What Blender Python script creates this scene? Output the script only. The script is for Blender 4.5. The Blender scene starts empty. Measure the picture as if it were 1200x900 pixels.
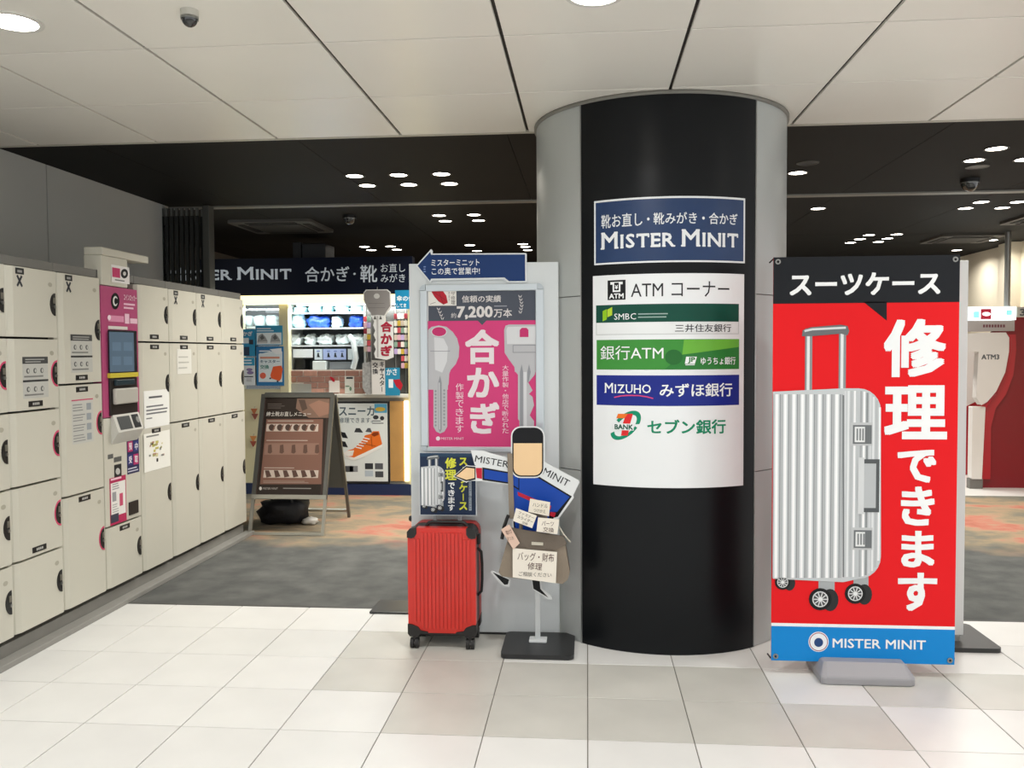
import bpy, bmesh, math, random
from mathutils import Vector, noise
random.seed(7)
C = bpy.context.scene.collection
SC = bpy.context.scene
PI = math.pi

def lin(c):
    c /= 255.0
    return c / 12.92 if c <= 0.04045 else ((c + 0.055) / 1.055) ** 2.4
def rgb(h):
    h = h.lstrip('#')
    return tuple(lin(int(h[i:i + 2], 16)) for i in (0, 2, 4))

# ------------------------------------------------------------------ camera
FPX, PITCH, YAW, ROLL, CH = 1018.1, 0.037415, -0.0865484, -0.00536, 1.47085
_f = Vector((math.sin(YAW) * math.cos(PITCH), math.cos(YAW) * math.cos(PITCH), -math.sin(PITCH)))
_r = Vector((math.cos(YAW), -math.sin(YAW), 0))
_u = _r.cross(_f)
_R = _r * math.cos(ROLL) + _u * math.sin(ROLL)
_U = _u * math.cos(ROLL) - _r * math.sin(ROLL)
CAM = Vector((0, 0, CH))
cd = bpy.data.cameras.new('camera')
cd.sensor_width = 36.0
cd.lens = FPX / 1200.0 * 36.0
cd.clip_start = 0.05
cam = bpy.data.objects.new('camera', cd)
C.objects.link(cam)
from mathutils import Matrix
m = Matrix((( _R.x, _U.x, -_f.x, 0), (_R.y, _U.y, -_f.y, 0), (_R.z, _U.z, -_f.z, CH), (0, 0, 0, 1)))
cam.matrix_world = m
SC.camera = cam

# ------------------------------------------------------------------ world and exposure
w = bpy.data.worlds.new('world')
SC.world = w
w.use_nodes = True
bg = w.node_tree.nodes['Background']
bg.inputs[0].default_value = (0.97, 0.985, 1.0, 1)
bg.inputs[1].default_value = 1.25
SC.view_settings.view_transform = 'Standard'
SC.view_settings.look = 'None'
SC.view_settings.gamma = 1.0
SC.view_settings.use_curve_mapping = False
SC.view_settings.exposure = 0.12
LAMP_W = 11.5          # watts of one downlight in the white hall ceiling
DARK_W = 8.5          # watts of one downlight in the black ceiling
SHOP_W = 13.0          # watts of the strip light in the shop

def ray(px, py):
    return _f + _R * ((px - 600.0) / FPX) + _U * ((450.0 - py) / FPX)
def onZ(px, py, z=0.0):
    d = ray(px, py)
    return CAM + d * ((z - CH) / d.z)

# ------------------------------------------------------------------ materials
MATS = {}
def mat(name, col, rough=0.5, metal=0.0, emit=0.0, var=0.0, scale=8.0, spec=None, bump=0.0, bscale=60.0, objvar=0.0, coat=0.0, emcol=None):
    if name in MATS:
        return MATS[name]
    mt = bpy.data.materials.new(name)
    mt.use_nodes = True
    nt = mt.node_tree
    b = nt.nodes['Principled BSDF']
    c = rgb(col) if isinstance(col, str) else col
    b.inputs['Base Color'].default_value = (*c, 1)
    b.inputs['Roughness'].default_value = rough
    b.inputs['Metallic'].default_value = metal
    if spec is not None:
        b.inputs['Specular IOR Level'].default_value = spec
    if coat:
        b.inputs['Coat Weight'].default_value = coat
        b.inputs['Coat Roughness'].default_value = 0.08
    if emit:
        b.inputs['Emission Color'].default_value = (*(rgb(emcol) if emcol else c), 1)
        b.inputs['Emission Strength'].default_value = emit
    tc = None
    if var or bump:
        tc = nt.nodes.new('ShaderNodeTexCoord')
    if var or objvar:
        src = None
        if var:
            n = nt.nodes.new('ShaderNodeTexNoise')
            n.inputs['Scale'].default_value = scale
            n.inputs['Detail'].default_value = 5
            nt.links.new(tc.outputs['Object'], n.inputs['Vector'])
            mr = nt.nodes.new('ShaderNodeMapRange')
            mr.inputs['From Min'].default_value = 0.3
            mr.inputs['From Max'].default_value = 0.7
            mr.inputs['To Min'].default_value = 1 - var
            mr.inputs['To Max'].default_value = 1 + var
            nt.links.new(n.outputs['Fac'], mr.inputs['Value'])
            src = mr.outputs['Result']
        if objvar:
            oi = nt.nodes.new('ShaderNodeObjectInfo')
            m2 = nt.nodes.new('ShaderNodeMapRange')
            m2.inputs['To Min'].default_value = 1 - objvar
            m2.inputs['To Max'].default_value = 1 + objvar
            nt.links.new(oi.outputs['Random'], m2.inputs['Value'])
            if src:
                mm = nt.nodes.new('ShaderNodeMath'); mm.operation = 'MULTIPLY'
                nt.links.new(src, mm.inputs[0]); nt.links.new(m2.outputs['Result'], mm.inputs[1])
                src = mm.outputs[0]
            else:
                src = m2.outputs['Result']
        vm = nt.nodes.new('ShaderNodeVectorMath'); vm.operation = 'SCALE'
        vm.inputs[0].default_value = c
        nt.links.new(src, vm.inputs['Scale'])
        nt.links.new(vm.outputs['Vector'], b.inputs['Base Color'])
    if bump:
        n2 = nt.nodes.new('ShaderNodeTexNoise')
        n2.inputs['Scale'].default_value = bscale
        n2.inputs['Detail'].default_value = 4
        nt.links.new(tc.outputs['Object'], n2.inputs['Vector'])
        bp = nt.nodes.new('ShaderNodeBump')
        bp.inputs['Strength'].default_value = bump
        bp.inputs['Distance'].default_value = 0.01
        nt.links.new(n2.outputs['Fac'], bp.inputs['Height'])
        nt.links.new(bp.outputs['Normal'], b.inputs['Normal'])
    MATS[name] = mt
    return mt
def ink(col, rough=0.35):
    """flat printing ink of one colour"""
    return mat('ink_' + col.lstrip('#') + ('' if rough == 0.35 else str(int(rough * 100))), col, rough, spec=0.25)

# ------------------------------------------------------------------ object helpers
WL = {}
def tag(o, label=None, cat=None, group=None, kind=None):
    if label: o['label'] = label
    if cat: o['category'] = cat
    if group: o['group'] = group
    if kind: o['kind'] = kind
    return o
def thing(name, label, cat, loc, group=None):
    o = bpy.data.objects.new(name, None)
    o.empty_display_size = 0.1
    C.objects.link(o)
    o.location = loc
    WL[o] = Vector(loc)
    return tag(o, label, cat, group)

class MB:
    """collects geometry in world coordinates; build() makes one mesh object"""
    def __init__(s):
        s.v, s.f, s.mi, s.mats, s.sm = [], [], [], [], []
    def _m(s, m):
        if m not in s.mats: s.mats.append(m)
        return s.mats.index(m)
    def add(s, vs, fs, m, smooth=False):
        b = len(s.v); k = s._m(m)
        s.v += [tuple(x) for x in vs]
        for f in fs:
            s.f.append([i + b for i in f]); s.mi.append(k); s.sm.append(smooth)
        return s
    def box(s, x0, x1, y0, y1, z0, z1, m):
        v = [(x0, y0, z0), (x1, y0, z0), (x1, y1, z0), (x0, y1, z0), (x0, y0, z1), (x1, y0, z1), (x1, y1, z1), (x0, y1, z1)]
        return s.add(v, [(0, 3, 2, 1), (4, 5, 6, 7), (0, 1, 5, 4), (1, 2, 6, 5), (2, 3, 7, 6), (3, 0, 4, 7)], m)
    def tube(s, pts, r, m, n=8, cap=True, smooth=True):
        pts = [Vector(p) for p in pts]
        vs, fs = [], []
        up = None
        for i, p in enumerate(pts):
            t = (pts[min(i + 1, len(pts) - 1)] - pts[max(i - 1, 0)]).normalized()
            if up is None:
                a = Vector((0, 0, 1)) if abs(t.z) < 0.9 else Vector((1, 0, 0))
                up = t.cross(a).normalized()
            else:
                up = (up - t * up.dot(t)).normalized()
            q = t.cross(up)
            rr = r[i] if isinstance(r, (list, tuple)) else r
            for k in range(n):
                an = 2 * PI * k / n + PI / n
                vs.append(p + (up * math.cos(an) + q * math.sin(an)) * rr)
        for i in range(len(pts) - 1):
            for k in range(n):
                fs.append((i * n + k, i * n + (k + 1) % n, (i + 1) * n + (k + 1) % n, (i + 1) * n + k))
        s.add(vs, fs, m, smooth)
        if cap:
            b = (len(pts) - 1) * n
            s.add(vs, [tuple(range(n))[::-1], tuple(range(b, b + n))], m)
        return s
    def disc(s, c, r, nrm, h, m, n=20, rin=None):
        """a short cylinder (or ring) from c along nrm by h"""
        nrm = Vector(nrm).normalized(); c = Vector(c)
        a = Vector((0, 0, 1)) if abs(nrm.z) < 0.9 else Vector((1, 0, 0))
        u = a.cross(nrm).normalized(); v = nrm.cross(u)
        o0 = [c + (u * math.cos(2 * PI * k / n) + v * math.sin(2 * PI * k / n)) * r for k in range(n)]
        o1 = [p + nrm * h for p in o0]
        sd = [(k, (k + 1) % n, n + (k + 1) % n, n + k) for k in range(n)]
        if rin is None:
            s.add(o0 + o1, sd, m, True)
            s.add(o0 + o1, [tuple(range(n))[::-1], tuple(range(n, 2 * n))], m)
        else:
            i0 = [c + (p - c) * (rin / r) for p in o0]; i1 = [p + nrm * h for p in i0]
            s.add(o0 + o1 + i0 + i1, sd + [(3 * n + k, 3 * n + (k + 1) % n, 2 * n + (k + 1) % n, 2 * n + k) for k in range(n)]
                  + [(n + k, n + (k + 1) % n, 3 * n + (k + 1) % n, 3 * n + k) for k in range(n)]
                  + [((k + 1) % n, k, 2 * n + k, 2 * n + (k + 1) % n) for k in range(n)], m)
        return s
    def prism(s, fr, pts, d0, d1, m, mside=None):
        """closed 2-D outline (local a, b) of frame fr, extruded from depth d0 to d1"""
        ar = sum(pts[i][0] * pts[(i + 1) % len(pts)][1] - pts[(i + 1) % len(pts)][0] * pts[i][1] for i in range(len(pts)))
        if ar < 0: pts = pts[::-1]
        n = len(pts)
        vs = [fr.pt(a, b, d0) for a, b in pts] + [fr.pt(a, b, d1) for a, b in pts]
        s.add(vs, [tuple(range(n))[::-1], tuple(range(n, 2 * n))], m)
        s.add(vs, [(i, (i + 1) % n, n + (i + 1) % n, n + i) for i in range(n)], mside or m)
        return s
    def lathe(s, c, prof, m, n=16, axis=(0, 0, 1)):
        ax = Vector(axis).normalized(); c = Vector(c)
        a = Vector((0, 0, 1)) if abs(ax.z) < 0.9 else Vector((1, 0, 0))
        u = a.cross(ax).normalized(); v = ax.cross(u)
        vs = []
        for r, h in prof:
            for k in range(n):
                vs.append(c + ax * h + (u * math.cos(2 * PI * k / n) + v * math.sin(2 * PI * k / n)) * r)
        fs = []
        for i in range(len(prof) - 1):
            for k in range(n):
                fs.append((i * n + k, i * n + (k + 1) % n, (i + 1) * n + (k + 1) % n, (i + 1) * n + k))
        return s.add(vs, fs, m, True)
    def blob(s, c, sz, m, seed=0, lump=0.18, p=0.55, nu=16, nv=10):
        """a soft lumpy packet: superellipsoid pushed about by noise, resting on c.z"""
        vs = []
        f = lambda x, e: math.copysign(abs(x) ** e, x)
        for j in range(nv + 1):
            ph = -PI / 2 + PI * j / nv
            for i in range(nu):
                th = 2 * PI * i / nu
                d = Vector((f(math.cos(ph), p) * f(math.cos(th), p), f(math.cos(ph), p) * f(math.sin(th), p), f(math.sin(ph), p)))
                k = 1 + lump * noise.noise(d * 2.1 + Vector((seed * 3.7, seed * 1.3, 0))) + lump * 0.5 * noise.noise(d * 5 + Vector((0, seed * 2.1, 3)))
                vs.append((c[0] + d.x * k * sz[0] / 2, c[1] + d.y * k * sz[1] / 2, max(c[2], c[2] + sz[2] / 2 + d.z * k * sz[2] / 2)))
        fs = [(j * nu + i, j * nu + (i + 1) % nu, (j + 1) * nu + (i + 1) % nu, (j + 1) * nu + i) for j in range(nv) for i in range(nu)]
        return s.add(vs, fs, m, True)
    def build(s, name, parent=None, label=None, cat=None, group=None, kind=None, bevel=0.0, seg=2, loc=None):
        me = bpy.data.meshes.new(name)
        if parent is not None:
            o0 = WL[parent]
        elif loc is not None:
            o0 = Vector(loc)
        else:
            xs = [v[0] for v in s.v]; ys = [v[1] for v in s.v]; zs = [v[2] for v in s.v]
            o0 = Vector(((min(xs) + max(xs)) / 2, (min(ys) + max(ys)) / 2, min(zs)))
        me.from_pydata([(v[0] - o0.x, v[1] - o0.y, v[2] - o0.z) for v in s.v], [], s.f)
        for mt in s.mats: me.materials.append(mt)
        me.polygons.foreach_set('material_index', s.mi)
        me.polygons.foreach_set('use_smooth', s.sm)
        me.update()
        o = bpy.data.objects.new(name, me)
        C.objects.link(o)
        if parent is not None:
            o.parent = parent
        else:
            o.location = o0
        WL[o] = Vector(o0)
        if bevel:
            md = o.modifiers.new('bevel', 'BEVEL')
            md.width = bevel; md.segments = seg; md.limit_method = 'ANGLE'; md.angle_limit = math.radians(40)
        return tag(o, label, cat, group, kind)

# ------------------------------------------------------------------ frames: a flat (or round) face on which things are drawn
class Plane:
    def __init__(s, O, ex=(1, 0, 0), ey=(0, 0, 1)):
        s.O = Vector(O); s.ex = Vector(ex).normalized(); s.ey = Vector(ey).normalized(); s.n = s.ex.cross(s.ey)
    def px(s, x, y):
        d = ray(x, y)
        p = CAM + d * ((s.O - CAM).dot(s.n) / d.dot(s.n)) - s.O
        return (p.dot(s.ex), p.dot(s.ey))
    def pt(s, a, b, d=0.0):
        return s.O + s.ex * a + s.ey * b + s.n * d
    cyl = False
class Drum:
    cyl = True
    def __init__(s, c, r):
        s.c = Vector(c); s.r = r
    def px(s, x, y):
        d = ray(x, y); e = CAM - s.c
        A = d.x ** 2 + d.y ** 2; B = 2 * (d.x * e.x + d.y * e.y); Cc = e.x ** 2 + e.y ** 2 - s.r ** 2
        t = (-B - math.sqrt(max(0, B * B - 4 * A * Cc))) / (2 * A)
        p = CAM + d * t - s.c
        return (math.atan2(p.x, -p.y) * s.r, p.z + s.c.z)
    def pt(s, a, b, d=0.0):
        th = a / s.r
        return Vector((s.c.x + math.sin(th) * (s.r + d), s.c.y - math.cos(th) * (s.r + d), b))
def facing(Y): return Plane((0, Y, 0))

_tc = bpy.data.curves.new('t', 'FONT'); _tc.resolution_u = 2
_to = bpy.data.objects.new('t', _tc); C.objects.link(_to)
_cache = {}
STAMP = {}     # outlines per stamp, so that each stamp of a heavy letter lies a hair above the last
def glyphs(body, bold=0.0):
    k = (body, bold)
    if bold and k not in _cache:
        # a heavier weight: the same outline stamped round a small ring
        bv, bf = glyphs(body); vs, fs = [], []
        if bold < 0: bold = 0.0
        for j in range(9 if bold > 0 else 1):
            dx, dy = (0, 0) if j == 8 or not bold else [(bold * p_, bold * q_) for p_ in (-1, 0, 1) for q_ in (-1, 0, 1) if p_ or q_][j]
            n = len(vs); vs += [(x + dx, y + dy) for x, y in bv]; fs += [tuple(i + n for i in f) for f in bf]
        _cache[k] = (vs, fs); STAMP[id(vs)] = len(bv)
    if k not in _cache:
        _tc.body = body
        bpy.context.view_layer.update()
        ev = _to.evaluated_get(bpy.context.evaluated_depsgraph_get())
        me = ev.to_mesh()
        vs = [(v.co.x, v.co.y) for v in me.vertices]
        fs = [tuple(p.vertices) for p in me.polygons]
        ev.to_mesh_clear()
        _cache[k] = (vs, fs)
    return _cache[k]
SER = {'M': [(.04, 0), (.96, 0), (.08, 1), (.92, 1)], 'I': [(.5, 0), (.5, 1)], 'T': [(.5, 0)], 'E': [(.08, 0), (.08, 1)],
       'R': [(.1, 0), (.1, 1), (.95, 0)], 'N': [(.08, 0), (.08, 1), (.92, 1)], 'U': [(.1, 1), (.9, 1)], 'H': [(.1, 0), (.1, 1), (.9, 0), (.9, 1)]}
def serif_glyphs(words, bold=0.012, small=0.8):
    key = (tuple(words), bold, small, 's')
    if key in _cache: return _cache[key]
    vs, fs = [], []; x = 0.0
    for wd in words:
        for i, ch in enumerate(wd):
            gv, gf = glyphs(ch)
            k = 1.0 if i == 0 else small
            xs = [p[0] for p in gv]; ys = [p[1] for p in gv]
            x0, x1, y0, y1 = min(xs), max(xs), min(ys), max(ys)
            wx = 1.32
            b = len(vs)
            W = (x1 - x0) * wx * k; H = (y1 - y0) * k
            vs += [(x + (p[0] - x0) * wx * k, (p[1] - y0) * k) for p in gv]
            fs += [tuple(j + b for j in f) for f in gf]
            for sx, sy in SER.get(ch, []):
                cx = x + sx * W; t = 0.035 * k; hw = 0.085 * k
                y_ = 0 if sy == 0 else H - t
                b = len(vs)
                vs += [(cx - hw, y_), (cx + hw, y_), (cx + hw, y_ + t), (cx - hw, y_ + t)]
                fs.append((b, b + 1, b + 2, b + 3))
            if ch in 'TE':
                t = 0.05 * k
                for (tx, ty0, ty1) in ([(0, .76, 1), (1, .76, 1)] if ch == 'T' else [(1, .78, 1), (1, 0, .22)]):
                    cx = x + tx * W - (0 if tx == 0 else t); b = len(vs)
                    vs += [(cx, ty0 * H), (cx + t, ty0 * H), (cx + t, ty1 * H), (cx, ty1 * H)]
                    fs.append((b, b + 1, b + 2, b + 3))
            x += W + 0.14 * k + (0.06 if ch in 'MI' else 0.02)
        x += 0.28
    V, F = [], []
    for j in range(9 if bold > 0 else 1):
        dx, dy = (0, 0) if j == 8 or not bold else (bold * math.cos(j * PI / 4), bold * math.sin(j * PI / 4))
        n = len(V); V += [(x + dx, y + dy) for x, y in vs]; F += [tuple(i + n for i in f) for f in fs]
    STAMP[id(V)] = len(vs); _cache[key] = (V, F)
    return V, F

LAY = 0.0007
class Print(MB):
    """flat print laid on a frame; coordinates are photo pixels (or crop pixels via .crop) carried onto that face"""
    def __init__(s, fr, crop=None, raw=False, base=0.0):
        super().__init__(); s.fr = fr; s.cr = crop; s.raw = raw; s.base = base; s.seg_ = []
    def build(s, name, parent=None, **kw):
        # every phrase of a lettering becomes a part of its own
        if name != 'lettering' or len(s.seg_) < 2:
            return super().build(name, parent, **kw)
        out = None; done = set()
        def piece(ids, nm):
            b = MB()
            for i in ids:
                b.add([s.v[j] for j in s.f[i]], [tuple(range(len(s.f[i])))], s.mats[s.mi[i]])
            return b.build(nm, parent, **kw) if ids else None
        for f0, f1 in s.seg_:
            out = piece(list(range(f0, f1)), name); done |= set(range(f0, f1))
        piece([i for i in range(len(s.f)) if i not in done], 'small_print')
        return out
    def P(s, x, y):
        if s.raw: return (x, y)
        if s.cr: x = s.cr[0] + x / s.cr[2]; y = s.cr[1] + y / s.cr[2]
        return s.fr.px(x, y)
    def bbox(s, x0, y0, x1, y1):
        if s.raw: return min(x0, x1), min(y0, y1), max(x0, x1), max(y0, y1)
        q = [s.P(x0, y0), s.P(x1, y0), s.P(x1, y1), s.P(x0, y1)]
        return ((q[0][0] + q[3][0]) / 2, (q[2][1] + q[3][1]) / 2, (q[1][0] + q[2][0]) / 2, (q[0][1] + q[1][1]) / 2)
    def ab(s, pts, m, L=1):
        ar = sum(pts[i][0] * pts[(i + 1) % len(pts)][1] - pts[(i + 1) % len(pts)][0] * pts[i][1] for i in range(len(pts)))
        if ar < 0: pts = pts[::-1]
        if s.fr.cyl:
            lo, hi = min(p[0] for p in pts), max(p[0] for p in pts)
            n = int((hi - lo) / 0.03) + 1
            if n > 1:
                for i in range(n):
                    q = pts
                    for lim, sg in ((lo + (hi - lo) * i / n, 1), (lo + (hi - lo) * (i + 1) / n, -1)):
                        o = []
                        for j in range(len(q)):
                            A, B = q[j], q[(j + 1) % len(q)]
                            ia, ib = (A[0] - lim) * sg >= -1e-9, (B[0] - lim) * sg >= -1e-9
                            if ia: o.append(A)
                            if ia != ib:
                                t = (lim - A[0]) / (B[0] - A[0]); o.append((lim, A[1] + (B[1] - A[1]) * t))
                        q = o
                    if len(q) > 2:
                        s.add([s.fr.pt(a, b, s.base + L * LAY) for a, b in q], [tuple(range(len(q)))], m)
                return s
        return s.add([s.fr.pt(a, b, s.base + L * LAY) for a, b in pts], [tuple(range(len(pts)))], m)
    def poly(s, pts, m, L=1):
        return s.ab([s.P(*p) for p in pts], m, L)
    def rect(s, x0, y0, x1, y1, m, L=1):
        a0, b0, a1, b1 = s.bbox(x0, y0, x1, y1)
        n = max(1, int(abs(a1 - a0) / 0.04)) if s.fr.cyl else 1
        for i in range(n):
            u0 = a0 + (a1 - a0) * i / n; u1 = a0 + (a1 - a0) * (i + 1) / n
            s.ab([(u0, b0), (u1, b0), (u1, b1), (u0, b1)], m, L)
        return s
    def ell(s, cx, cy, rx, ry, m, L=1, n=20, a0=0.0, a1=2 * PI):
        return s.poly([(cx + rx * math.cos(a0 + (a1 - a0) * k / n), cy - ry * math.sin(a0 + (a1 - a0) * k / n)) for k in range(n + (a1 - a0 < 6.28))], m, L)
    def line(s, pts, wd, m, L=1):
        for (x0, y0), (x1, y1) in zip(pts, pts[1:]):
            l = math.hypot(x1 - x0, y1 - y0) or 1
            nx, ny = -(y1 - y0) / l * wd / 2, (x1 - x0) / l * wd / 2
            s.poly([(x0 + nx, y0 + ny), (x1 + nx, y1 + ny), (x1 - nx, y1 - ny), (x0 - nx, y0 - ny)], m, L)
        return s
    def fit(s, gv, gf, bb, m, L):
        xs = [p[0] for p in gv]; ys = [p[1] for p in gv]
        if not xs: return s
        x0, x1, y0, y1 = min(xs), max(xs), min(ys), max(ys)
        sx = (bb[2] - bb[0]) / max(1e-6, x1 - x0); sy = (bb[3] - bb[1]) / max(1e-6, y1 - y0)
        nst = STAMP.get(id(gv), len(gv))
        return s.add([s.fr.pt(bb[0] + (x - x0) * sx, bb[1] + (y - y0) * sy, s.base + L * LAY + (i // nst) * 0.00008) for i, (x, y) in enumerate(gv)], gf, m)
    def text(s, t, x0, y0, x1, y1, m, L=2, bold=0.0):
        gv, gf = glyphs(t, bold); f0 = len(s.f)
        s.fit(gv, gf, s.bbox(x0, y0, x1, y1), m, L)
        if t != '・': s.seg_.append((f0, len(s.f)))
        return s
    def serif(s, words, x0, y0, x1, y1, m, L=2, bold=0.012, small=0.8):
        gv, gf = serif_glyphs(words, bold, small); f0 = len(s.f)
        s.fit(gv, gf, s.bbox(x0, y0, x1, y1), m, L); s.seg_.append((f0, len(s.f)))
        return s
    def vtext(s, t, x0, y0, x1, y1, m, L=2, bold=0.0):
        n = len(t); h = (y1 - y0) / n; f0 = len(s.f)
        for i, ch in enumerate(t):
            fx, fy = (0.0, 0.06)
            gv, gf = glyphs(ch, bold)
            if ch == 'ー':
                cx = (x0 + x1) / 2; wd = abs(x1 - x0) * 0.13
                a0, b0, a1, b1 = s.bbox(cx - wd / 2, y0 + h * (i + .1), cx + wd / 2, y0 + h * (i + .9))
                s.ab([(a0, b0), (a1, b0), (a1, b1), (a0, b1)], m, L); continue
            if ch in '・、。':
                fx, fy = 0.38, 0.4
            wd = x1 - x0
            s.fit(gv, gf, s.bbox(x0 + wd * fx, y0 + h * (i + fy), x1 - wd * fx, y0 + h * (i + 1 - fy)), m, L)
        s.seg_.append((f0, len(s.f)))
        return s
    def bars(s, x0, y0, x1, y1, n, m, L=2, fill=0.45):
        """rows of print too small to read"""
        h = (y1 - y0) / n
        for i in range(n):
            xe = x0 + (x1 - x0) * random.uniform(0.7, 1.0)
            s.rect(x0, y0 + h * (i + 0.2), xe, y0 + h * (i + 0.2 + fill), m, L)
        return s
def rrect(a0, b0, a1, b1, r, n=5):
    pts = []
    for cx, cy, t0 in ((a1 - r, b1 - r, 0), (a0 + r, b1 - r, PI / 2), (a0 + r, b0 + r, PI), (a1 - r, b0 + r, 1.5 * PI)):
        for k in range(n + 1):
            t = t0 + PI / 2 * k / n
            pts.append((cx + r * math.cos(t), cy + r * math.sin(t)))
    return pts
# ================================================================== the setting
H = 2.70
M_tile = mat('tile_cream', '#dfdeda', 0.32, var=0.035, scale=3.0, objvar=0.035, spec=0.4)
M_tile2 = mat('tile_beige', '#c6c4bc', 0.34, var=0.05, scale=4.0, objvar=0.05, spec=0.4)
M_grout = mat('grout', '#77726a', 0.8)
def carpet_material():
    mt = bpy.data.materials.new('carpet_patchwork'); mt.use_nodes = True
    nt = mt.node_tree; b = nt.nodes['Principled BSDF']; b.inputs['Roughness'].default_value = 0.95
    b.inputs['Specular IOR Level'].default_value = 0.1
    N = nt.nodes.new; L = nt.links.new
    tc = N('ShaderNodeTexCoord'); sep = N('ShaderNodeSeparateXYZ'); L(tc.outputs['Object'], sep.inputs[0])
    mp = N('ShaderNodeMapping'); mp.inputs['Scale'].default_value = (0.8, 1.2, 1); L(tc.outputs['Object'], mp.inputs[0])
    n1 = N('ShaderNodeTexNoise'); n1.inputs['Scale'].default_value = 1.3; n1.inputs['Detail'].default_value = 5; n1.inputs['Distortion'].default_value = 0.15; n1.inputs['Roughness'].default_value = 0.62
    L(mp.outputs[0], n1.inputs['Vector'])
    cr = N('ShaderNodeValToRGB'); L(n1.outputs['Fac'], cr.inputs[0])
    el = cr.color_ramp.elements
    el[0].position = 0.36; el[0].color = (*rgb('#6f7068'), 1)
    el[1].position = 0.66; el[1].color = (*rgb('#a86a5a'), 1)
    for p, c in ((0.43, '#807a6c'), (0.5, '#988870'), (0.55, '#a88c74'), (0.60, '#b57a68')):
        e = el.new(p); e.color = (*rgb(c), 1)
    n2 = N('ShaderNodeTexNoise'); n2.inputs['Scale'].default_value = 2.0; n2.inputs['Detail'].default_value = 4
    L(tc.outputs['Object'], n2.inputs['Vector'])
    # the grey border gives way to the coloured field about 1.75 m in
    a = N('ShaderNodeMath'); a.operation = 'MULTIPLY_ADD'; a.inputs[1].default_value = 1.1; L(n2.outputs['Fac'], a.inputs[0]); L(sep.outputs['Y'], a.inputs[2])
    st = N('ShaderNodeMapRange'); st.inputs['From Min'].default_value = 2.05; st.inputs['From Max'].default_value = 2.45; L(a.outputs[0], st.inputs['Value'])
    n3 = N('ShaderNodeTexNoise'); n3.inputs['Scale'].default_value = 5; n3.inputs['Detail'].default_value = 6; L(tc.outputs['Object'], n3.inputs['Vector'])
    g = N('ShaderNodeValToRGB'); g.color_ramp.elements[0].position = 0.35; g.color_ramp.elements[0].color = (*rgb('#575856'), 1)
    g.color_ramp.elements[1].position = 0.7; g.color_ramp.elements[1].color = (*rgb('#6b6b68'), 1)
    L(n3.outputs['Fac'], g.inputs[0])
    mx = N('ShaderNodeMix'); mx.data_type = 'RGBA'; L(st.outputs[0], mx.inputs['Factor']); L(g.outputs[0], mx.inputs['A']); L(cr.outputs[0], mx.inputs['B'])
    L(mx.outputs['Result'], b.inputs['Base Color'])
    n4 = N('ShaderNodeTexNoise'); n4.inputs['Scale'].default_value = 420; L(tc.outputs['Object'], n4.inputs['Vector'])
    bp = N('ShaderNodeBump'); bp.inputs['Strength'].default_value = 0.35; bp.inputs['Distance'].default_value = 0.01; L(n4.outputs['Fac'], bp.inputs['Height']); L(bp.outputs[0], b.inputs['Normal'])
    return mt
GX, GY, TS = -2.0014, 4.850, 0.4
floor = MB().box(-7, 8, -6, GY, -0.06, -0.004, M_grout).build('floor', kind='structure')
tag(floor, 'cream and beige square floor tiles in the foreground')
# tiles near the camera, one object each
tile_me = {}
def tile_mesh(m):
    k = m.name
    if k not in tile_me:
        me = bpy.data.meshes.new('floor_tile')
        bm = bmesh.new(); bmesh.ops.create_cube(bm, size=1.0)
        for v in bm.verts:
            v.co = Vector((v.co.x * (TS - 0.004), v.co.y * (TS - 0.004), v.co.z * 0.012 - 0.006))
        bmesh.ops.bevel(bm, geom=[e for e in bm.edges if all(v.co.z > -0.001 for v in e.verts)], offset=0.0012, segments=1, affect='EDGES')
        bm.to_mesh(me); bm.free(); me.materials.append(m); tile_me[k] = me
    return tile_me[k]
beige = {(2, 1), (2, 2), (3, 2), (4, 2), (3, 3), (4, 3), (5, 3), (6, 3), (7, 3), (5, 2), (6, 2), (3, 1), (8, 2), (9, 2), (10, 2), (-4, 4), (12, 4)}
for r in range(0, 9):
    for k in range(-2 if r < 6 else 0, 16 if r < 6 else 12):
        o = bpy.data.objects.new('floor_tile', tile_mesh(M_tile2 if (k, r) in beige else M_tile))
        C.objects.link(o); o.parent = floor
        o.location = Vector((GX + (k + .5) * TS, GY - (r + .5) * TS, 0)) - WL[floor]
# the tiles beyond those, too near or behind the camera, joined into one part
far = MB()
for r in range(0, 26):
    for k in range(-12, 24):
        if r < 9 and (-2 if r < 6 else 0) <= k < (16 if r < 6 else 12): continue
        x = GX + k * TS; y = GY - (r + 1) * TS
        far.box(x + .002, x + TS - .002, y + .002, y + TS - .002, -0.012, 0, M_tile2 if random.random() < .15 else M_tile)
far.build('floor_tile_field', floor, kind='stuff')
M_carpet = carpet_material()
carpet = MB().box(-4.6, 7.0, GY + 0.003, 14.0, -0.06, 0.0, M_carpet).build('floor_carpet', kind='structure', loc=(0, GY, 0))
tag(carpet, 'grey carpet turning to mottled orange and tan in front of the shop')
trim = MB().box(-2.72, 7.0, GY - 0.006, GY + 0.012, -0.02, 0.0015, mat('edge_strip', '#3c3b38', 0.5)).build('trim_1', kind='structure')
tag(trim, 'thin dark strip between floor tiles and carpet')
st = MB().box(2.2, 7.0, 9.02, 14.0, -0.02, 0.003, M_tile).build('trim_2', kind='structure')
tag(st, 'pale tiled strip of floor in front of the cash machines')

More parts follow.
